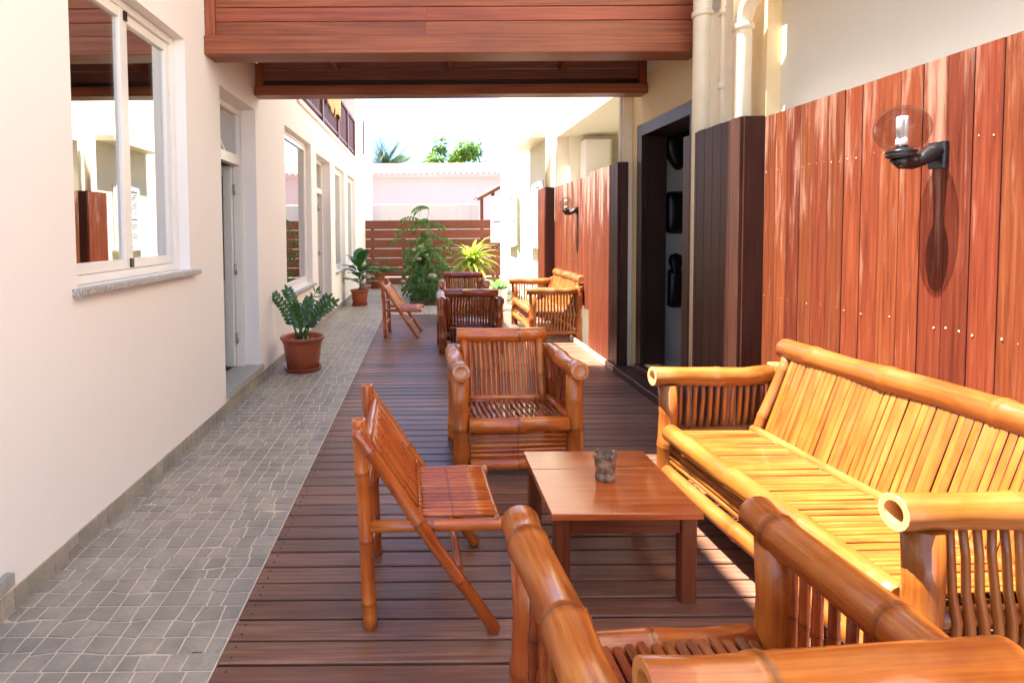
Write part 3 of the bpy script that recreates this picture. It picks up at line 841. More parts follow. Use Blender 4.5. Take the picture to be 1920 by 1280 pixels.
def casing(label, X0, X1, y0, y1, z0, z1, n, matf, skirt=False):
    t = thing('plank_casing', label, 'timber casing', (X0, (y0 + y1) / 2, 0)); cy = (y0 + y1) / 2
    pw = (y1 - y0) / n
    for k in range(n):
        q = MB(); quadbox(q, (0, 0, z0), (0, 0, z1 + random.uniform(-.004, .003)), pw - GA, .02, (0, 1, 0), .002, voff=z0)
        q.build('plank', matf(k), t, (.01, y0 + pw * (k + .5) - cy, 0))
    q = MB(); quadbox(q, ((X1 - X0) / 2 + .0105, -(y1 - y0) / 2 + .011 - .022 + .01, z0), ((X1 - X0) / 2 + .0105, -(y1 - y0) / 2 - .001, z1 + .001), X1 - X0 - .023, .02, (1, 0, 0), .002); q.build('front_board', M['casing'], t)  # side turned from the sun, its shade painted by the darker wood
    q = MB(); quadbox(q, ((X1 - X0) / 2, (y1 - y0) / 2 - .010, z0), ((X1 - X0) / 2, (y1 - y0) / 2 - .010, z1 - .002), X1 - X0 - .026, .02, (1, 0, 0), .002); q.build('rear_board', M['casing'], t)
    return t
casing('shade-darkened plank casing round the downpipes, beside the open doorway', 1.912, CX, 3.462, 4.215, .02, 2.125, 7, lambda k: M['clad'] if False else M['casing'])  # every plank darkened to stand for the bridge's shadow
casing('plank casing with shade-darkened edge on the far side of the doorway', 1.955, CX, 5.752, 6.75, .02, 2.125, 9, lambda k: M['casing'] if k < 2 else M['clad_far'])  # first two planks take the dark wood where the bridge shadow falls
casing('narrow plank casing at the far end of the streaked planks', 1.90, CX, 8.975, 9.5, .02, 2.12, 5, lambda k: M['clad'])
q = MB(); quadbox(q, (1.935, 5.74, .03), (1.935, 7.5, .03), .06, .024, (0, 0, 1), .004); o = q.build('kick_board', M['putty']); tag(o, 'pale kick board along the foot of the far plank casing', 'board')

# ================================================================ TIMBER BRIDGE
BR = thing('timber_bridge', 'mahogany boarded footbridge spanning overhead between the two buildings', 'bridge', (.25, 4.85, 2.78)); BR.location = (0, 0, 0)
def bpart(name, a, b, w, t, wd, mat=M['beam'], ch=.004): 
    q = MB(); quadbox(q, a, b, w, t, wd, ch); return q.build(name, mat, BR)
xl, xr = WX + .003, 2.03
bz = 2.745
bpart('edge_beam', (xl, 4.305, bz + .068), (xr, 4.305, bz + .060), .22, .135, (0, 1, 0))
for k in range(13):
    z_ = bz + .138 + .052 + k * .103
    if k == 0 or k == 1:
        xm = .02 if k == 0 else .03
        bpart('fascia_plank', (xl + .075, 4.245, z_), (xm, 4.245, z_ - .003), .099, .024, (0, 0, 1)); bpart('fascia_plank', (xm + .002, 4.245, z_ - .003), (xr, 4.245, z_ - .006), .099, .024, (0, 0, 1))
    else: bpart('fascia_plank', (xl + .075, 4.245, z_), (xr, 4.245, z_ - .006), .099, .024, (0, 0, 1))
bpart('corner_post', (xl + .037, 4.24, bz + .138), (xl + .037, 4.24, 4.3), .072, .05, (1, 0, 0))
bpart('edge_beam', (xl, 5.50, bz + .035), (RW - .003, 5.50, bz + .032), .18, .09, (0, 1, 0))
for k in range(2): bpart('inner_board', (xl + .06, 5.50, bz + .19 + k * .10), (RW - .06, 5.50, bz + .187 + k * .10), .096, .03, (0, 0, 1), M['rail'])
bpart('inner_board', (xl + .06, 5.53, bz + .118), (RW - .06, 5.53, bz + .116), .09, .03, (0, 0, 1), M['darkwood'])  # added dark board, stands in for the dark gap and blocks light
for xx in (xl + .035, RW - .035): bpart('corner_post', (xx, 5.475, bz + .092), (xx, 5.475, 3.04), .066, .07, (1, 0, 0))
for k in range(11):
    yy = 4.41 + k * .098
    bpart('floor_board', (xl + .002, yy, 3.06), (RW - .004, yy, 3.055), .094, .03, (0, 1, 0))
for xx in (-.8, .25, 1.3): bpart('joist', (xx, 4.40, 2.99), (xx, 5.41, 2.99), .05, .09, (1, 0, 0))
for k in range(11): bpart('rear_plank', (xl + .01, 5.53, 3.10 + k * .103), (RW - .01, 5.53, 3.095 + k * .103), .099, .024, (0, 0, 1))
for (xx, yy) in ((xl + .06, 4.30), (2.02, 4.30), (xl + .06, 5.48), (2.02, 5.48)): bpart('roof_post', (xx, yy, 4.3), (xx, yy, 5.34), .09, .09, (1, 0, 0))
bpart('bridge_roof', (xl, 4.76, 5.40), (RW - .004, 4.76, 5.40), 2.42, .08, (0, 1, 0), M['concrete'])

# ================================================================ FAR END
F = thing('slat_fence', 'horizontal board fence closing the far end of the courtyard', 'fence', (.2, FENCE_Y, 0))
for k in range(7):
    zz = 1.745 - .125 - k * .256
    q = MB(); quadbox(q, (-2.02, 0, zz), (1.88, 0, zz), .238 if k < 6 else .2, .028, (0, 0, 1)); q.build('board', M['fence'], F)
for xx in (-1.6, -.75, .35, 1.8):
    q = MB(); quadbox(q, (xx, .06, -.1), (xx, .06, 1.73), .09, .09, (1, 0, 0)); q.build('post', M['darkwood'], F)

BWL = MB(); quadbox(BWL, (-5, 18.3, 1.1), (1.75, 18.3, 1.1), 2.4, .2, (0, 0, 1), .01)
tag(BWL.build('boundary_wall', M['wall_stained']), 'stained white yard wall beyond the board fence', 'wall')
PH = thing('pink_house', 'pale pink house with a red tiled roof beyond the fence', 'house', (1, 21, 0)); PH.location = (0, 0, 0)
q = MB(); box(q, -9, 9, 21.0, 26.5, -.12, 3.46); q.build('wall', M['wall_pink'], PH)
q = MB(); box(q, -9.3, 9.3, 20.7, 20.99, 3.40, 3.56); q.build('cornice', M['wall_pink'], PH)
q = MB()
for i in range(92):
    x0 = -9.4 + i * .205
    pr = [(0, 0), (.03, .05), (.08, .072), (.125, .05), (.155, 0), (.205, 0)]
    for seg_ in range(10):
        t0, t1 = seg_ / 10, (seg_ + 1) / 10
        ya, yb = 20.62 + t0 * 3.4, 20.62 + t1 * 3.4 + .04; za, zb = 3.50 + t0 * .72, 3.50 + t1 * .72 - .012
        q.newpiece()
        for a_, b_ in zip(pr[:-1], pr[1:]):
            ii = [q.vert((x0 + a_[0], ya, za + a_[1])), q.vert((x0 + b_[0], ya, za + b_[1])), q.vert((x0 + b_[0], yb, zb + b_[1])), q.vert((x0 + a_[0], yb, zb + a_[1]))]
            q.face(ii, None, True)
box(q, -9.4, 9.4, 24.0, 24.3, 4.10, 4.29)
tag(q.build('roof', M['roof'], PH), kind='stuff')
LT = thing('lean_to_shed', 'small open lean-to with brown posts behind the fence near the shutters', 'shed', (2.0, 17.4, 0))
q = MB(); quadbox(q, (-.42, 0, 2.42), (1.2, 0, 3.28), 1.3, .06, (0, 1, 0)); q.build('roof', M['concrete'], LT)
q = MB(); quadbox(q, (-.42, -.66, 2.36), (1.2, -.66, 3.22), .09, .05, (0, 0, 1)); q.build('fascia_board', M['fence'], LT)
for xx in (-.28, .05, .5):
    q = MB(); quadbox(q, (xx, -.5, -.14), (xx, -.5, 2.36 + (xx + .42) * .53), .09, .09, (1, 0, 0)); q.build('post', M['fence'], LT)

def tree(name, label, base, height, crown, n, lsize, mat):
    t = thing(name, label, 'tree', base)
    q = MB(); rings(q, [(0, 0, 0), (.05, .05, height * .3), (-.05, 0, height * .62)], [.2, .15, .10], 10)
    for k in range(9):
        a = k * 2.4; q2 = crown * random.uniform(.5, .85)
        rings(q, [(0, 0, height * .5), (math.cos(a) * q2 * .5, math.sin(a) * q2 * .5, height * .68), (math.cos(a) * q2, math.sin(a) * q2, height * random.uniform(.7, .9))], [.08, .05, .02], 6)
    q.build('trunk', M['bark'], t)
    q = MB()
    clumps = []
    for _ in range(26):
        a = random.uniform(0, 6.28); rr = crown * math.sqrt(random.random()); zz = height * .72 + (height * .27) * random.uniform(-.8, 1) * math.sqrt(max(0, 1 - (rr / crown) ** 2) + .15)
        clumps.append((math.cos(a) * rr, math.sin(a) * rr, zz, random.uniform(.3, .6)))
    for _ in range(n):
        c = random.choice(clumps); dv = V3((random.gauss(0, 1), random.gauss(0, 1), random.gauss(0, .8)))
        dv.normalize(); p = V3(c[:3]) + dv * c[3] * random.uniform(.4, 1.1)
        leaf(q, p, dv + V3((random.uniform(-.5, .5), random.uniform(-.5, .5), random.uniform(-.2, .6))), V3((random.uniform(-.4, .4), random.uniform(-.4, .4), 1)), lsize * random.uniform(.7, 1.3), lsize * .42, .4, .2, 2, (.25, 1, .1))
    q.build('crown', mat, t)
    return t
tree('leafy_tree', 'bright green leafy tree rising behind the red tiled roof', (2.3, 40, -.14), 8.2, 1.9, 3600, .36, M['l_tree'])
tree('leafy_tree', 'small sparse green treetop beside the bigger tree behind the roof', (.35, 42, -.14), 7.2, .8, 600, .36, M['l_tree'])
# coconut palm
PT = thing('palm_tree', 'palm tree with upright fronds beyond the pink house', 'tree', (-2.55, 38, -.14))
q = MB(); rings(q, [(0, 0, 0), (.1, 0, 3), (0, .1, 5.95)], [.2, .15, .13], 10); q.build('trunk', M['bark'], PT)
q = MB()
for k in range(30):
    a = k * 2.399; el_ = random.uniform(.45, 1.5); L = random.uniform(1.9, 2.7)
    d = V3((math.cos(a) * math.cos(el_), math.sin(a) * math.cos(el_), math.sin(el_))); p = V3((0, .1, 5.9)); pts = [p.copy()]
    side = d.cross(V3((0, 0, 1))).normalized()
    for s_ in range(16):
        p = p + d * (L / 16); d = (d + V3((0, 0, -.03))).normalized(); pts.append(p.copy())
        ll = .62 * math.sin(math.pi * (.12 + .85 * s_ / 16))
        for sg in (-1, 1): 
            for e_ in (0, .5):
                leaf(q, p - d * e_ * (L / 16), side * sg + d * .9 + V3((0, 0, -.35)), V3((0, 0, 1)), ll, .05, .5, .2, 2, (.6, 1, .05))
    rings(q, pts, [.02 * (1 - i / 20) for i in range(len(pts))], 5)
q.build('crown', M['l_frond'], PT)

# ================================================================ FURNITURE
def armchair(name, label, mat, seed, matd=None):
    random.seed(seed)
    t = thing(name, label, 'armchair', group=None)
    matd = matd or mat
    def P(nm, *a, **k):
        q = MB(); mt = k.pop('mat', mat); bamboo(q, *a, **k); return q.build(nm, mt, t)
    for s in (-1, 1):
        P('leg', (s * .34, -.285, 0), (s * .34, -.285, .59), .052, sp=.30, seg=16, phase=.27)
        P('leg', (s * .335, .29, 0), (s * .335, .30, .655), .046, sp=.3, seg=14, ends=('flat', 'hollow'))
        P('armrest', (s * .345, -.372, .632), (s * .345, .285, .615), .054, sp=.33, seg=18, bend=-.012, ends=('solid', 'flat'), phase=.10)
        P('side_rail', (s * .335, -.26, .095), (s * .335, .27, .095), .03, sp=.3, seg=10)
        P('side_rail', (s * .325, -.26, .30), (s * .325, .27, .29), .033, sp=.3, seg=10)
        for k in range(10):
            yy = -.225 + k * .049
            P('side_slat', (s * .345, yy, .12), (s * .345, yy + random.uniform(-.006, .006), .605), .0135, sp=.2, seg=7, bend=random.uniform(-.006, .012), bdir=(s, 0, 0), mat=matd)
    # seat
    P('seat_rail', (-.295, -.305, .30), (.295, -.305, .30), .046, sp=.31, seg=16, phase=.29)
    P('seat_rail', (-.29, .19, .285), (.29, .19, .285), .028, sp=.3, seg=10)
    for k in range(17):
        x = -.272 + k * .034
        q = MB(); z0, z1 = .326 + random.uniform(-.003, .003), .296 + random.uniform(-.004, .004)
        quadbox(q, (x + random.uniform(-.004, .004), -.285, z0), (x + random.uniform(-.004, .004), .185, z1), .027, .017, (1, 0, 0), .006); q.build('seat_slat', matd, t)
    # front panel
    for k in range(5):
        z = .238 - k * .030
        P('front_slat', (-.285, -.30, z + random.uniform(-.004, .004)), (.285, -.30, z + random.uniform(-.004, .004)), .0135, sp=.29, seg=8, phase=.28)
    P('front_rail', (-.29, -.305, .068), (.29, -.305, .068), .036, sp=.31, seg=14, phase=.29)
    P('rear_rail', (-.29, .30, .095), (.29, .30, .095), .03, sp=.3, seg=12)
    # back
    for s in (-1, 1): P('back_post', (s * .262, .175, .27), (s * .262, .315, .695), .029, sp=.24, seg=12, phase=.2)
    P('back_rail', (-.31, .33, .722), (.31, .33, .722), .05, sp=.42, seg=18, ends=('hollow', 'hollow'), phase=.43)
    P('back_rail', (-.24, .192, .315), (.24, .192, .315), .02, sp=.3, seg=10)
    for k in range(14):
        x = -.222 + k * .0342
        P('back_slat', (x, .13 + random.uniform(-.004, .004), .10), (x + random.uniform(-.004, .004), .322, .695), .0145, sp=.21, seg=8, phase=.20 + random.uniform(-.012, .012))
    return t
c_mid = armchair('bamboo_armchair', 'amber bamboo armchair between the small wooden table and the dark brown armchairs', M['bamboo'], 11, M['bamboo_dark'])
c_mid.location = (.545, 3.63, 0); c_mid.rotation_euler = (0, 0, R(1.5))
c_near = copy_tree(c_mid); c_near['label'] = 'amber bamboo armchair standing right beside the corner post of the golden sofa'
c_near.location = (.632, 1.215, 0); c_near.rotation_euler = (0, 0, R(180 + 3.6))
for q in bpy.data.objects:
    if q.parent == c_near and q.data.materials: pass
c_back = armchair('bamboo_armchair', 'dark brown bamboo armchair standing back to back with the amber armchair', M['bamboo_dark'], 23)
c_back.location = (.55, 6.98, 0); c_back.rotation_euler = (0, 0, R(180))
c_far = copy_tree(c_back); c_far['label'] = 'dark brown bamboo armchair directly in front of the lime green spiky plant'
c_far.location = (.63, 9.05, 0); c_far.rotation_euler = (0, 0, R(-3))

def sofa(name, label, mat, seed, W=1.47):
    random.seed(seed)
    t = thing(name, label, 'sofa')
    h = W / 2
    def P(nm, *a, **k):
        q = MB(); mt = k.pop('mat', mat); bamboo(q, *a, **k); return q.build(nm, mt, t)
    for s in (-1, 1):
        P('leg', (s * h, -.29, 0), (s * h, -.29, .625), .05, sp=.32, seg=16, phase=.3)
        P('leg', (s * h, .31, 0), (s * h, .31, .72), .045, sp=.3, seg=14, ends=('flat', 'hollow'), phase=.31)
        P('armrest', (s * h, -.375, .668), (s * h, .275, .668), .05, sp=.40, seg=18, bend=-.012, ends=('hollow', 'flat'), phase=.36)
        P('side_rail', (s * h, -.25, .36), (s * h, .28, .36), .028, sp=.3, seg=10)
        P('side_rail', (s * h, -.25, .13), (s * h, .28, .13), .03, sp=.3, seg=10)
        for k in range(12):
            yy = -.215 + k * .041
            q = MB(); pts = []
            prev = None
            for (z, xo) in ((.10, .010), (.22, .022), (.32, .036), (.37, .034), (.44, .020), (.54, .012), (.63, .004)):
                p = V3((s * (h + xo - .004 + random.uniform(-.001, .001)), yy + random.uniform(-.003, .003), z)); pts.append(p)
            rings(q, pts, [.0115, .0115, .0125, .013, .0115, .011, .011], 7, [0, 0, .3, .5, 0, 0, 0]); q.build('side_slat', mat, t)
    P('seat_rail', (-h + .05, -.295, .375), (h - .05, -.295, .375), .048, sp=.36, seg=18, phase=.2)
    P('seat_rail', (-h + .05, .155, .385), (h - .05, .155, .385), .026, sp=.3, seg=12)
    ns = int((W - .12) / .0225)
    for k in range(ns):
        x = -h + .07 + k * .0225
        q = MB(); dx = random.uniform(-.007, .007); zc = .388 + random.uniform(-.003, .004)
        quadbox(q, (x + dx * .6, -.285, zc), (x - dx * .3, .15, zc - .006 + random.uniform(-.003, .003)), random.uniform(.0195, .0225), .011, (1, 0, 0), .004); q.build('seat_slat', mat, t)
    for k in range(4):
        z = .315 - k * .032
        P('front_slat', (-h + .05, -.29, z + random.uniform(-.008, .008)), (h - .05, -.29, z + random.uniform(-.008, .008)), .0125, sp=.35, seg=8, bend=random.uniform(-.008, .008))
    P('front_rail', (-h + .04, -.305, .165), (h - .04, -.305, .165), .038, sp=.36, seg=14, phase=.25)
    P('rear_rail', (-h + .04, .31, .13), (h - .04, .31, .13), .03, sp=.36, seg=12)
    P('back_rail', (-h + .02, .345, .805), (h - .02, .345, .805), .056, sp=.40, seg=20, ends=('solid', 'solid'), phase=.22)
    for s in (-1, 1): P('back_post', (s * (h - .065), .165, .37), (s * (h - .065), .33, .775), .03, sp=.26, seg=12)
    nb = int((W - .24) / .0285)
    for k in range(nb):
        x = -h + .125 + k * .0285
        q = MB(); quadbox(q, (x + random.uniform(-.004, .004), .168, .375), (x + random.uniform(-.004, .004), .322, .79), random.uniform(.0245, .0282), .013, (1, 0, 0), .0055); q.build('back_slat', mat, t)
    return t
s_near = sofa('bamboo_sofa', 'golden bamboo sofa in full sun against the red plank wall', M['bamboo_gold'], 5, 1.47)
s_near.location = (1.625, 2.29, 0); s_near.rotation_euler = (0, 0, R(-87))
s_far = copy_tree(s_near); s_far['label'] = 'orange bamboo sofa by the weathered planks, behind the brown armchair'
s_far.location = (1.69, 8.06, 0); s_far.rotation_euler = (0, 0, R(-90))

def folding_chair(name, label, mat, seed):
    random.seed(seed)
    t = thing(name, label, 'folding chair')
    def P(nm, *a, **k):
        q = MB(); bamboo(q, *a, **k); return q.build(nm, mat, t)
    hw = .235
    # local: seat faces +X, width along Y
    for s in (-1, 1):
        P('leg', (-.21, s * hw, 0), (-.245, s * hw * .98, .765), .0265, sp=.26, seg=14, ends=('flat', 'solid'), phase=.09)
        P('diagonal_leg', (.24, s * (hw + .050), .012), (-.248, s * (hw + .047), .735), .0235, sp=.29, seg=14, ends=('round', 'round'), phase=.22)
        P('seat_rail', (-.215, s * (hw - .004 - .105), .372), (.275, s * (hw - .004 - .105), .372), .021, sp=.3, seg=12, ends=('flat', 'solid')) if False else P('seat_rail', (-.205, s * (hw + .0), .372), (.285, s * (hw + .0), .372), .0215, sp=.3, seg=12, ends=('flat', 'solid'))
    P('front_rail', (.262, -hw, .380), (.262, hw, .380), .0155, sp=.3, seg=10)
    P('rear_rail', (-.06, -hw, .385), (-.06, hw, .385), .0135, sp=.3, seg=10)
    n = 15
    for k in range(n):
        yy = -hw + .035 + k * (2 * hw - .07) / (n - 1)
        P('seat_slat', (-.065, yy, .393 + random.uniform(-.002, .002)), (.258, yy + random.uniform(-.003, .003), .393), .0105, sp=.17, seg=7, phase=.165)
    D0_, D1_ = V3((.235, 0, .012)), V3((-.245, 0, .735)); dd = D1_ - D0_
    at = lambda s_, y_, off=0: D0_ + dd * s_ + V3((0, y_, 0)) + V3((-.55, 0, -.37)) * 0 + V3((.833, 0, .553)) * off
    for k in range(13):
        yy = -.19 + k * .38 / 12
        P('back_slat', at(.56, yy, .004), at(.93, yy, .004), .0105, sp=.16, seg=7)
    P('back_rail', at(.935, -.28), at(.935, .28), .016, sp=.3, seg=10); P('back_rail', at(.55, -.28), at(.55, .28), .014, sp=.3, seg=10)
    P('stretcher', (-.215, -hw, .18), (-.215, hw, .18), .0145, sp=.2, seg=10); P('stretcher', (-.222, -hw, .47), (-.222, hw, .47), .0145, sp=.2, seg=10)
    P('stretcher', at(.24, -.28), at(.24, .28), .0155, sp=.2, seg=10)
    return t
f_near = folding_chair('folding_bamboo_chair', 'orange folding bamboo chair standing beside the small wooden table', M['bamboo_folding'], 31)
f_near.location = (-.005, 2.28, 0); f_near.rotation_euler = (0, 0, R(2))
f_far = copy_tree(f_near); f_far['label'] = 'folding bamboo chair alone near the deck end, before the garden bed'
f_far.location = (-.31, 7.95, 0); f_far.rotation_euler = (0, 0, R(-4))

# ---- coffee table
TT = thing('coffee_table', 'low square reddish wooden table in front of the golden sofa', 'table', (.772, 2.44, 0))
tw, td_, th = .58, .62, .367
q = MB(); quadbox(q, (-tw / 2, -td_ / 2 + .205, th - .014), (tw / 2, -td_ / 2 + .205, th - .014), .409, .028, (0, 1, 0), .003); q.build('top_board', M['table'], TT)
q = MB(); quadbox(q, (-tw / 2, td_ / 2 - .104, th - .014), (tw / 2, td_ / 2 - .104, th - .014), .207, .028, (0, 1, 0), .003); q.build('top_board', M['table'], TT)
for sx in (-1, 1):
    for sy in (-1, 1):
        q = MB(); quadbox(q, (sx * (tw / 2 - .045), sy * (td_ / 2 - .045), 0), (sx * (tw / 2 - .045), sy * (td_ / 2 - .045), th - .028), .058, .058, (1, 0, 0), .003); q.build('leg', M['table_leg'], TT)
for sy in (-1, 1):
    q = MB(); quadbox(q, (-tw / 2 + .075, sy * (td_ / 2 - .04), th - .062), (tw / 2 - .075, sy * (td_ / 2 - .04), th - .062), .066, .02, (0, 0, 1)); q.build('apron', M['table_leg'], TT)
for sx in (-1, 1):
    q = MB(); quadbox(q, (sx * (tw / 2 - .04), -td_ / 2 + .075, th - .062), (sx * (tw / 2 - .04), td_ / 2 - .075, th - .062), .066, .02, (0, 0, 1)); q.build('apron', M['table_leg'], TT)

# ---- carved cup
random.seed(3)
q = MB(); jag = [random.uniform(.9, 1.1) for _ in range(28)]
prof = [(.036, 0), (.042, .004), (.043, .014), (.039, .024), (.034, .03), (.037, .036), (.042, .045), (.040, .052), (.044, .060), (.042, .068), (.046, .078), (.045, .086), (.049, .098)]
lathe(q, prof, (0, 0, 0), 28, True, False, True, lambda k, z: 1 + .05 * math.sin(k * 2.1 + z * 90) * (z > .02) + (jag[k] - 1) * z * 6)
lathe(q, [(.042, .094), (.036, .085), (.034, .05)], (0, 0, 0), 28, False, True, True, lambda k, z: 1)
for i in range(28):
    pass
for k in (2, 9, 15, 22):
    a = k / 28 * 2 * math.pi; c = V3((math.cos(a) * .047, math.sin(a) * .047, .094))
    rings(q, [c, c + V3((math.cos(a) * .006, math.sin(a) * .006, .014))], [.011, .004], 6)
cup = q.build('carved_cup', M['bark_cup'], None, (.78, 2.43, th)); cup.scale = (1, 1, 1.13); tag(cup, 'small rough carved bark cup standing on the wooden table', 'cup')

# ---- globe wall lamps
def lamp(label, Y, z):
    t = thing('wall_lamp', label, 'lamp', (CX, Y, z), group='globe lamps on the plank walls')
    q = MB(); quadbox(q, (-.012, 0, -.052), (-.012, 0, .052), .075, .022, (0, 1, 0), .006); q.build('wall_plate', M['black'], t)
    q = MB(); rings(q, [(-.02, 0, .012), (-.05, 0, .006), (-.085, 0, -.022), (-.115, 0, -.034), (-.15, 0, -.030), (-.158, 0, -.008)], [.036, .033, .024, .021, .026, .040], 14); q.build('arm', M['black'], t)
    q = MB(); lathe(q, [(.030, -.014), (.050, -.006), (.052, .004), (.046, .008), (.052, .012), (.050, .020), (.036, .024), (.03, .030)], (-.158, 0, 0), 24, True, True); q.build('gallery', M['black'], t)
    q = MB(); lathe(q, [(.020, .026), (.021, .038), (.017, .042)], (-.158, 0, 0), 16, True, True); q.build('lamp_holder', M['black'], t)
    q = MB(); lathe(q, [(.019, .040), (.021, .046), (.019, .066), (.017, .068)], (-.158, 0, 0), 16, True, True)
    for a in range(4):
        cx_, cy_ = math.cos(a * math.pi / 2 + .6) * .0105, math.sin(a * math.pi / 2 + .6) * .0105
        rings(q, [(-.158 + cx_, cy_, .066), (-.158 + cx_, cy_, .15)], [.0095, .0095], 8, None, 'flat', 'round')
    q.build('lamp_tube', M['bulb'], t)
    q = MB(); r_ = .093; pr = []
    for k in range(19):
        a = -math.pi / 2 + .46 + (math.pi - .46) * k / 18
        pr.append((max(.0015, r_ * math.cos(a)), .104 + r_ * math.sin(a)))
    lathe(q, pr, (-.158, 0, 0), 36, False, True); q.build('globe', M['globe'], t)
    return t
lamp('black wall lamp with clear globe on the sunlit planks above the golden sofa', 2.278, 1.735)
lamp('black wall lamp with clear globe on the streaked planks above the small sofa', 7.63, 1.70)

# ================================================================ PLANTS
def pot(t, r, h, mat=None, saucer=True):
    mat = mat or M['pot']
    q = MB(); b = .012 if saucer else 0
    lathe(q, [(r * .66, b), (r * .70, b + .004), (r * .86, h * .80), (r * .87, h * .82), (r * .90, h * .83), (r * .905, h * .90), (r * .99, h * .92), (r, h * .95), (r * .99, h), (r * .93, h), (r * .90, h * .96), (r * .86, h * .88), (r * .84, h * .8)], (0, 0, 0), 40, True, False)
    q.build('pot', mat, t)
    if saucer:
        q = MB(); lathe(q, [(r * .70, 0), (r * .78, .004), (r * .84, .035), (r * .86, .04), (r * .84, .042), (r * .80, .036), (r * .74, .011)], (0, 0, 0), 40, True, True); q.build('saucer', mat, t)
    q = MB(); lathe(q, [(r * .85, h * .82), (r * .4, h * .86), (.002, h * .87)], (0, 0, 0), 20, False, True); q.build('soil', M['soil'], t)
    q = MB()
    for _ in range(60):
        a = random.uniform(0, 6.28); rr = r * .76 * math.sqrt(random.random()); s_ = random.uniform(.010, .02)
        lathe(q, [(s_ * .5, -s_ * .4), (s_, 0), (s_ * .6, s_ * .5)], (rr * math.cos(a), rr * math.sin(a), h * .865), 6, True, True, True)
    tag(q.build('pebbles', M['pebble'], t), kind='stuff')
random.seed(17)
P1 = thing('potted_plant', 'dark glossy plant with arching feathered stems in a big terracotta pot', 'potted plant', (-1.285, 5.95, 0))
pot(P1, .232, .36)
stems = [((-.13, -.02, .50), .02), ((-.24, .0, .45), .0), ((.02, .05, .36), .0), ((.10, .02, .40), .03), ((.24, .0, .42), .03), ((.36, -.05, .38), .03), ((-.04, -.1, .34), 0), ((.17, .1, .48), .0)]
for i, ((dx, dy, dz), bend_) in enumerate(stems):
    p0 = V3((random.uniform(-.05, .05), random.uniform(-.05, .05), .31)); pts = []
    p2 = p0 + V3((dx, dy, dz + .02)); p1 = p0 + V3((dx * .25, dy * .25, dz * .65))
    for k in range(9):
        t_ = k / 8; pts.append(p0 * (1 - t_) ** 2 + p1 * 2 * t_ * (1 - t_) + p2 * t_ ** 2)
    q = MB(); rings(q, pts, [.013 * (1 - .75 * k / 8) for k in range(9)], 7)
    sparse = i == 7
    nl = 9 if not sparse else 7
    for k in range(nl):
        t_ = .32 + .66 * k / (nl - 1); f_ = t_ * 8; a_ = int(min(7, f_)); p = pts[a_].lerp(pts[a_ + 1], f_ - a_); d = (pts[a_ + 1] - pts[a_]).normalized()
        side = d.cross(V3((.15, -1, .25))).normalized(); up_ = side.cross(d)
        for sg in (-1, 1):
            leaf(q, p, side * sg + d * .75 + up_ * random.uniform(-.1, .35), up_ + V3((0, 0, .2)), random.uniform(.085, .11) * (1 - .25 * t_), .042 if not sparse else .016, .25, .25, 4, (.12, .8, 1, .7, .03))
    leaf(q, pts[-1], pts[-1] - pts[-2], V3((0, -1, .3)), .08, .035, .1, .2, 4, (.1, .8, 1, .7, .03))
    q.build('frond', M['l_zz'], P1)

P2 = thing('potted_plant', 'broad leaved green plant in a small terracotta pot by the far windows', 'potted plant', (-1.27, 11.15, 0))
pot(P2, .19, .31)
q = MB(); rings(q, [(0, 0, .24), (.02, 0, .42), (.0, .02, .6)], [.02, .017, .012], 8); q.build('stem', M['bark'], P2)
for k in range(20):
    a = k * 2.399; z = .38 + .02 * k; el_ = random.uniform(.15, .5) + .045 * k
    d = V3((math.cos(a) * math.cos(el_), math.sin(a) * math.cos(el_), math.sin(el_)))
    q = MB(); p = V3((0, 0, z)); pe = p + d * .09; rings(q, [p, pe], [.006, .004], 5)
    leaf(q, pe, d, V3((0, 0, 1)) + d * -.2, random.uniform(.30, .40), random.uniform(.20, .26), .45, .22, 6, (.1, .62, .95, 1, .82, .5, .03)); q.build('leaf', M['l_big'], P2)
P3 = thing('potted_plant', 'feathery small palm in a terracotta pot against the board fence', 'potted plant', (-1.19, 14.5, 0))
pot(P3, .22, .40)
for k in range(18):
    a = k * 2.399; el_ = random.uniform(.5, 1.3); L = random.uniform(.45, .65)
    d = V3((math.cos(a) * math.cos(el_), math.sin(a) * math.cos(el_), math.sin(el_))); p = V3((0, 0, .34)); q = MB(); pts = [p.copy()]
    side = d.cross(V3((0, 0, 1))).normalized()
    for s_ in range(10):
        p = p + d * (L / 10); d = (d + V3((0, 0, -.09))).normalized(); pts.append(p.copy())
        if s_ > 1:
            for sg in (-1, 1): leaf(q, p, side * sg + d * .8, V3((0, 0, 1)), .2 * math.sin(math.pi * (.25 + .07 * s_)), .032, .4, .2, 2, (.5, 1, .05))
    rings(q, pts, [.006] * len(pts), 5); q.build('frond', M['l_palm'], P3)

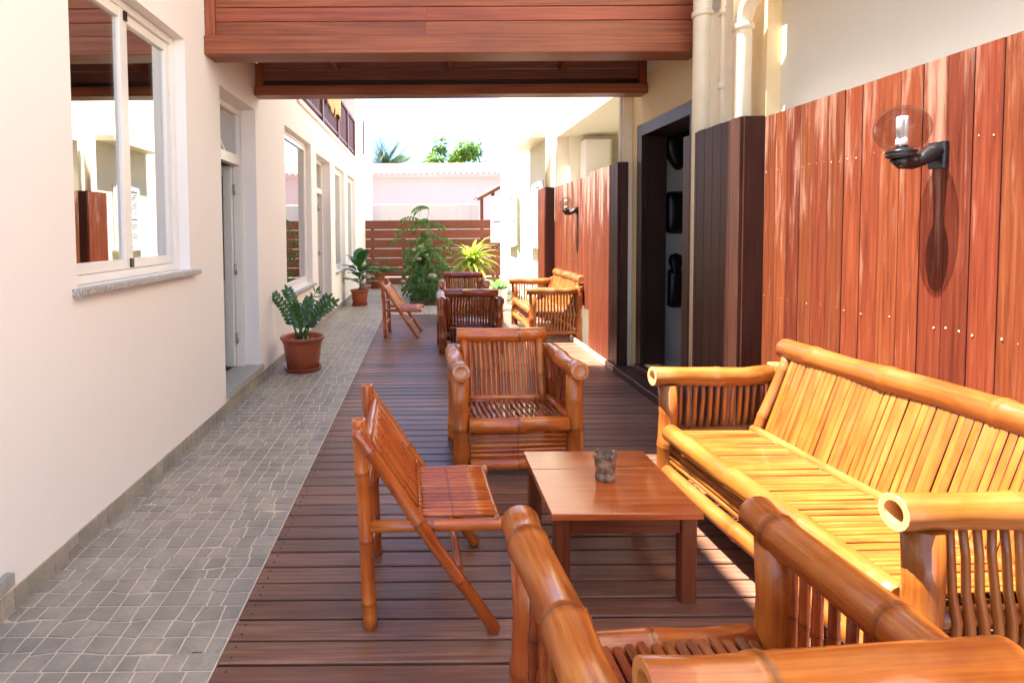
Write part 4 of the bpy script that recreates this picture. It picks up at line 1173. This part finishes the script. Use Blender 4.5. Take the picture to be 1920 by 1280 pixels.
# flowering shrub in the bed
random.seed(29)
SH = thing('flowering_shrub', 'tall shrub with drooping feathered leaves and pale roses in the garden bed', 'shrub', (.04, 12.3, -.01))
q = MB(); tips = []
for k in range(13):
    a = k * 2.399; sp_ = random.uniform(.12, .5); hgt = random.uniform(.6, 1.75) if k else 1.95
    if k == 0: sp_ = .05
    pts = [V3((0, 0, 0)) + V3((math.cos(a), math.sin(a), 0)) * .05]
    for s_ in range(1, 7):
        t_ = s_ / 6; pts.append(V3((math.cos(a) * sp_ * t_ + random.uniform(-.03, .03), math.sin(a) * sp_ * t_ + random.uniform(-.03, .03), hgt * t_)))
    rings(q, pts, [.022 * (1 - .8 * i / 6) for i in range(7)], 6); tips.append(pts)
q.build('trunk', M['bark'], SH)
q = MB(); cnt = 0
for pts in tips:
    for _ in range(13):
        i = random.randint(1, 6); b = pts[i]; a = random.uniform(0, 6.28)
        d = V3((math.cos(a), math.sin(a), random.uniform(.1, .8))).normalized(); p = b.copy(); L = random.uniform(.32, .62)
        side = d.cross(V3((0, 0, 1))).normalized(); pp = [p.copy()]
        for s_ in range(8):
            p = p + d * (L / 8); d = (d + V3((0, 0, -.17))).normalized(); pp.append(p.copy())
            for sg in (-1, 1): leaf(q, p, side * sg + d * .7 + V3((0, 0, -.45)), V3((0, 0, 1)), random.uniform(.065, .105), .04, .5, .2, 3, (.3, 1, .8, .05))
        leaf(q, p, d, V3((0, 0, 1)), .12, .05, .5, .2, 3, (.3, 1, .8, .05))
        rings(q, pp, [.004] * len(pp), 4)
q.build('crown', M['l_shrub'], SH)
def rose(c, r_, nm='flower'):
    q = MB()
    for lay in range(4):
        for k in range(6):
            a = k * math.pi / 3 + lay * .5; el_ = .1 + lay * .35
            d = V3((math.cos(a) * math.cos(el_), math.sin(a) * math.cos(el_), math.sin(el_)))
            leaf(q, V3(c) + d * r_ * .1, d, V3((0, 0, 1)), r_ * (1.1 - .12 * lay), r_ * .95, -.5, .3, 3, (.5, 1, .9, .3))
    return q.build(nm, M['petal'], SH)
for (x, z, r_) in ((-.25, 1.05, .05), (-.12, 1.12, .04), (-.14, .86, .05), (-.47, .40, .05), (.02, .95, .035)): rose((x, -.60, z), r_ * 1.25)
rose((.13, -.75, .50), .11)
# undergrowth
q = MB()
for _ in range(2600):
    x = random.uniform(-.28, 1.95); y = random.uniform(11.08, 15.2)
    dens = math.exp(-((x - .05) / .38) ** 2) * (1 if y < 13.2 else .5) + .10
    if random.random() > dens: continue
    top = .62 * dens * math.exp(-((y - 12) / 1.2) ** 2) + .12
    z = random.uniform(.0, top); a = random.uniform(0, 6.28); el_ = random.uniform(-.1, 1.1)
    for j in range(5):
        a2 = a + random.uniform(-1, 1); leaf(q, (x + random.uniform(-.05, .05), y + random.uniform(-.05, .05), z + random.uniform(0, .06)), (math.cos(a2) * math.cos(el_), math.sin(a2) * math.cos(el_), math.sin(el_)), (0, 0, 1), random.uniform(.05, .11), random.uniform(.02, .04), .5, .2, 2, (.4, 1, .05))
tag(q.build('bed_undergrowth', M['l_ground']), 'low leafy undergrowth filling the garden bed', 'undergrowth', kind='stuff')
# lime dracaena
DRC = thing('dracaena_plant', 'lime yellow spiky plant growing before the board fence', 'plant', (1.12, 13.2, 0))
q = MB(); rings(q, [(0, 0, -.01), (.01, 0, .4), (0, .01, .80)], [.04, .035, .03], 8); q.build('stem', M['bark'], DRC)
for k in range(72):
    a = k * 2.399; el_ = 1.5 - 1.35 * (k / 72) ** .8 + random.uniform(-.1, .1); L = random.uniform(.52, .8)
    d = V3((math.cos(a) * math.cos(el_), math.sin(a) * math.cos(el_), math.sin(el_)))
    q = MB(); leaf(q, (0, 0, .78 - .14 * k / 72), d, (0, 0, 1), L, .085, .7, .35, 6, (.5, .9, 1, .92, .75, .45, .03)); q.build('leaf', M['l_drac'], DRC)
# arum in white pot
AR = thing('potted_plant', 'pale green leafy plant in a white pot beside the small sofa', 'potted plant', (1.36, 10.35, 0))
pot(AR, .17, .40, M['pot_white'], False)
for k in range(16):
    a = k * 2.399; el_ = random.uniform(.6, 1.25)
    d = V3((math.cos(a) * math.cos(el_), math.sin(a) * math.cos(el_), math.sin(el_)))
    q = MB(); leaf(q, (math.cos(a) * .02, math.sin(a) * .02, .34), d, (0, 0, 1), random.uniform(.36, .52), .12, .65, .25, 6, (.25, .45, .85, 1, .85, .5, .03)); q.build('leaf', M['l_var'], AR)
PW2 = thing('garden_pot', 'empty round white pot on the tiles next to the pale green plant', 'pot', (1.02, 10.3, 0))
q = MB(); lathe(q, [(.11, 0), (.15, .05), (.18, .16), (.18, .27), (.155, .36), (.165, .39), (.15, .39), (.14, .36), (.14, .32)], (0, 0, 0), 32, True, True); q.build('pot_body', M['pot_white'], PW2)
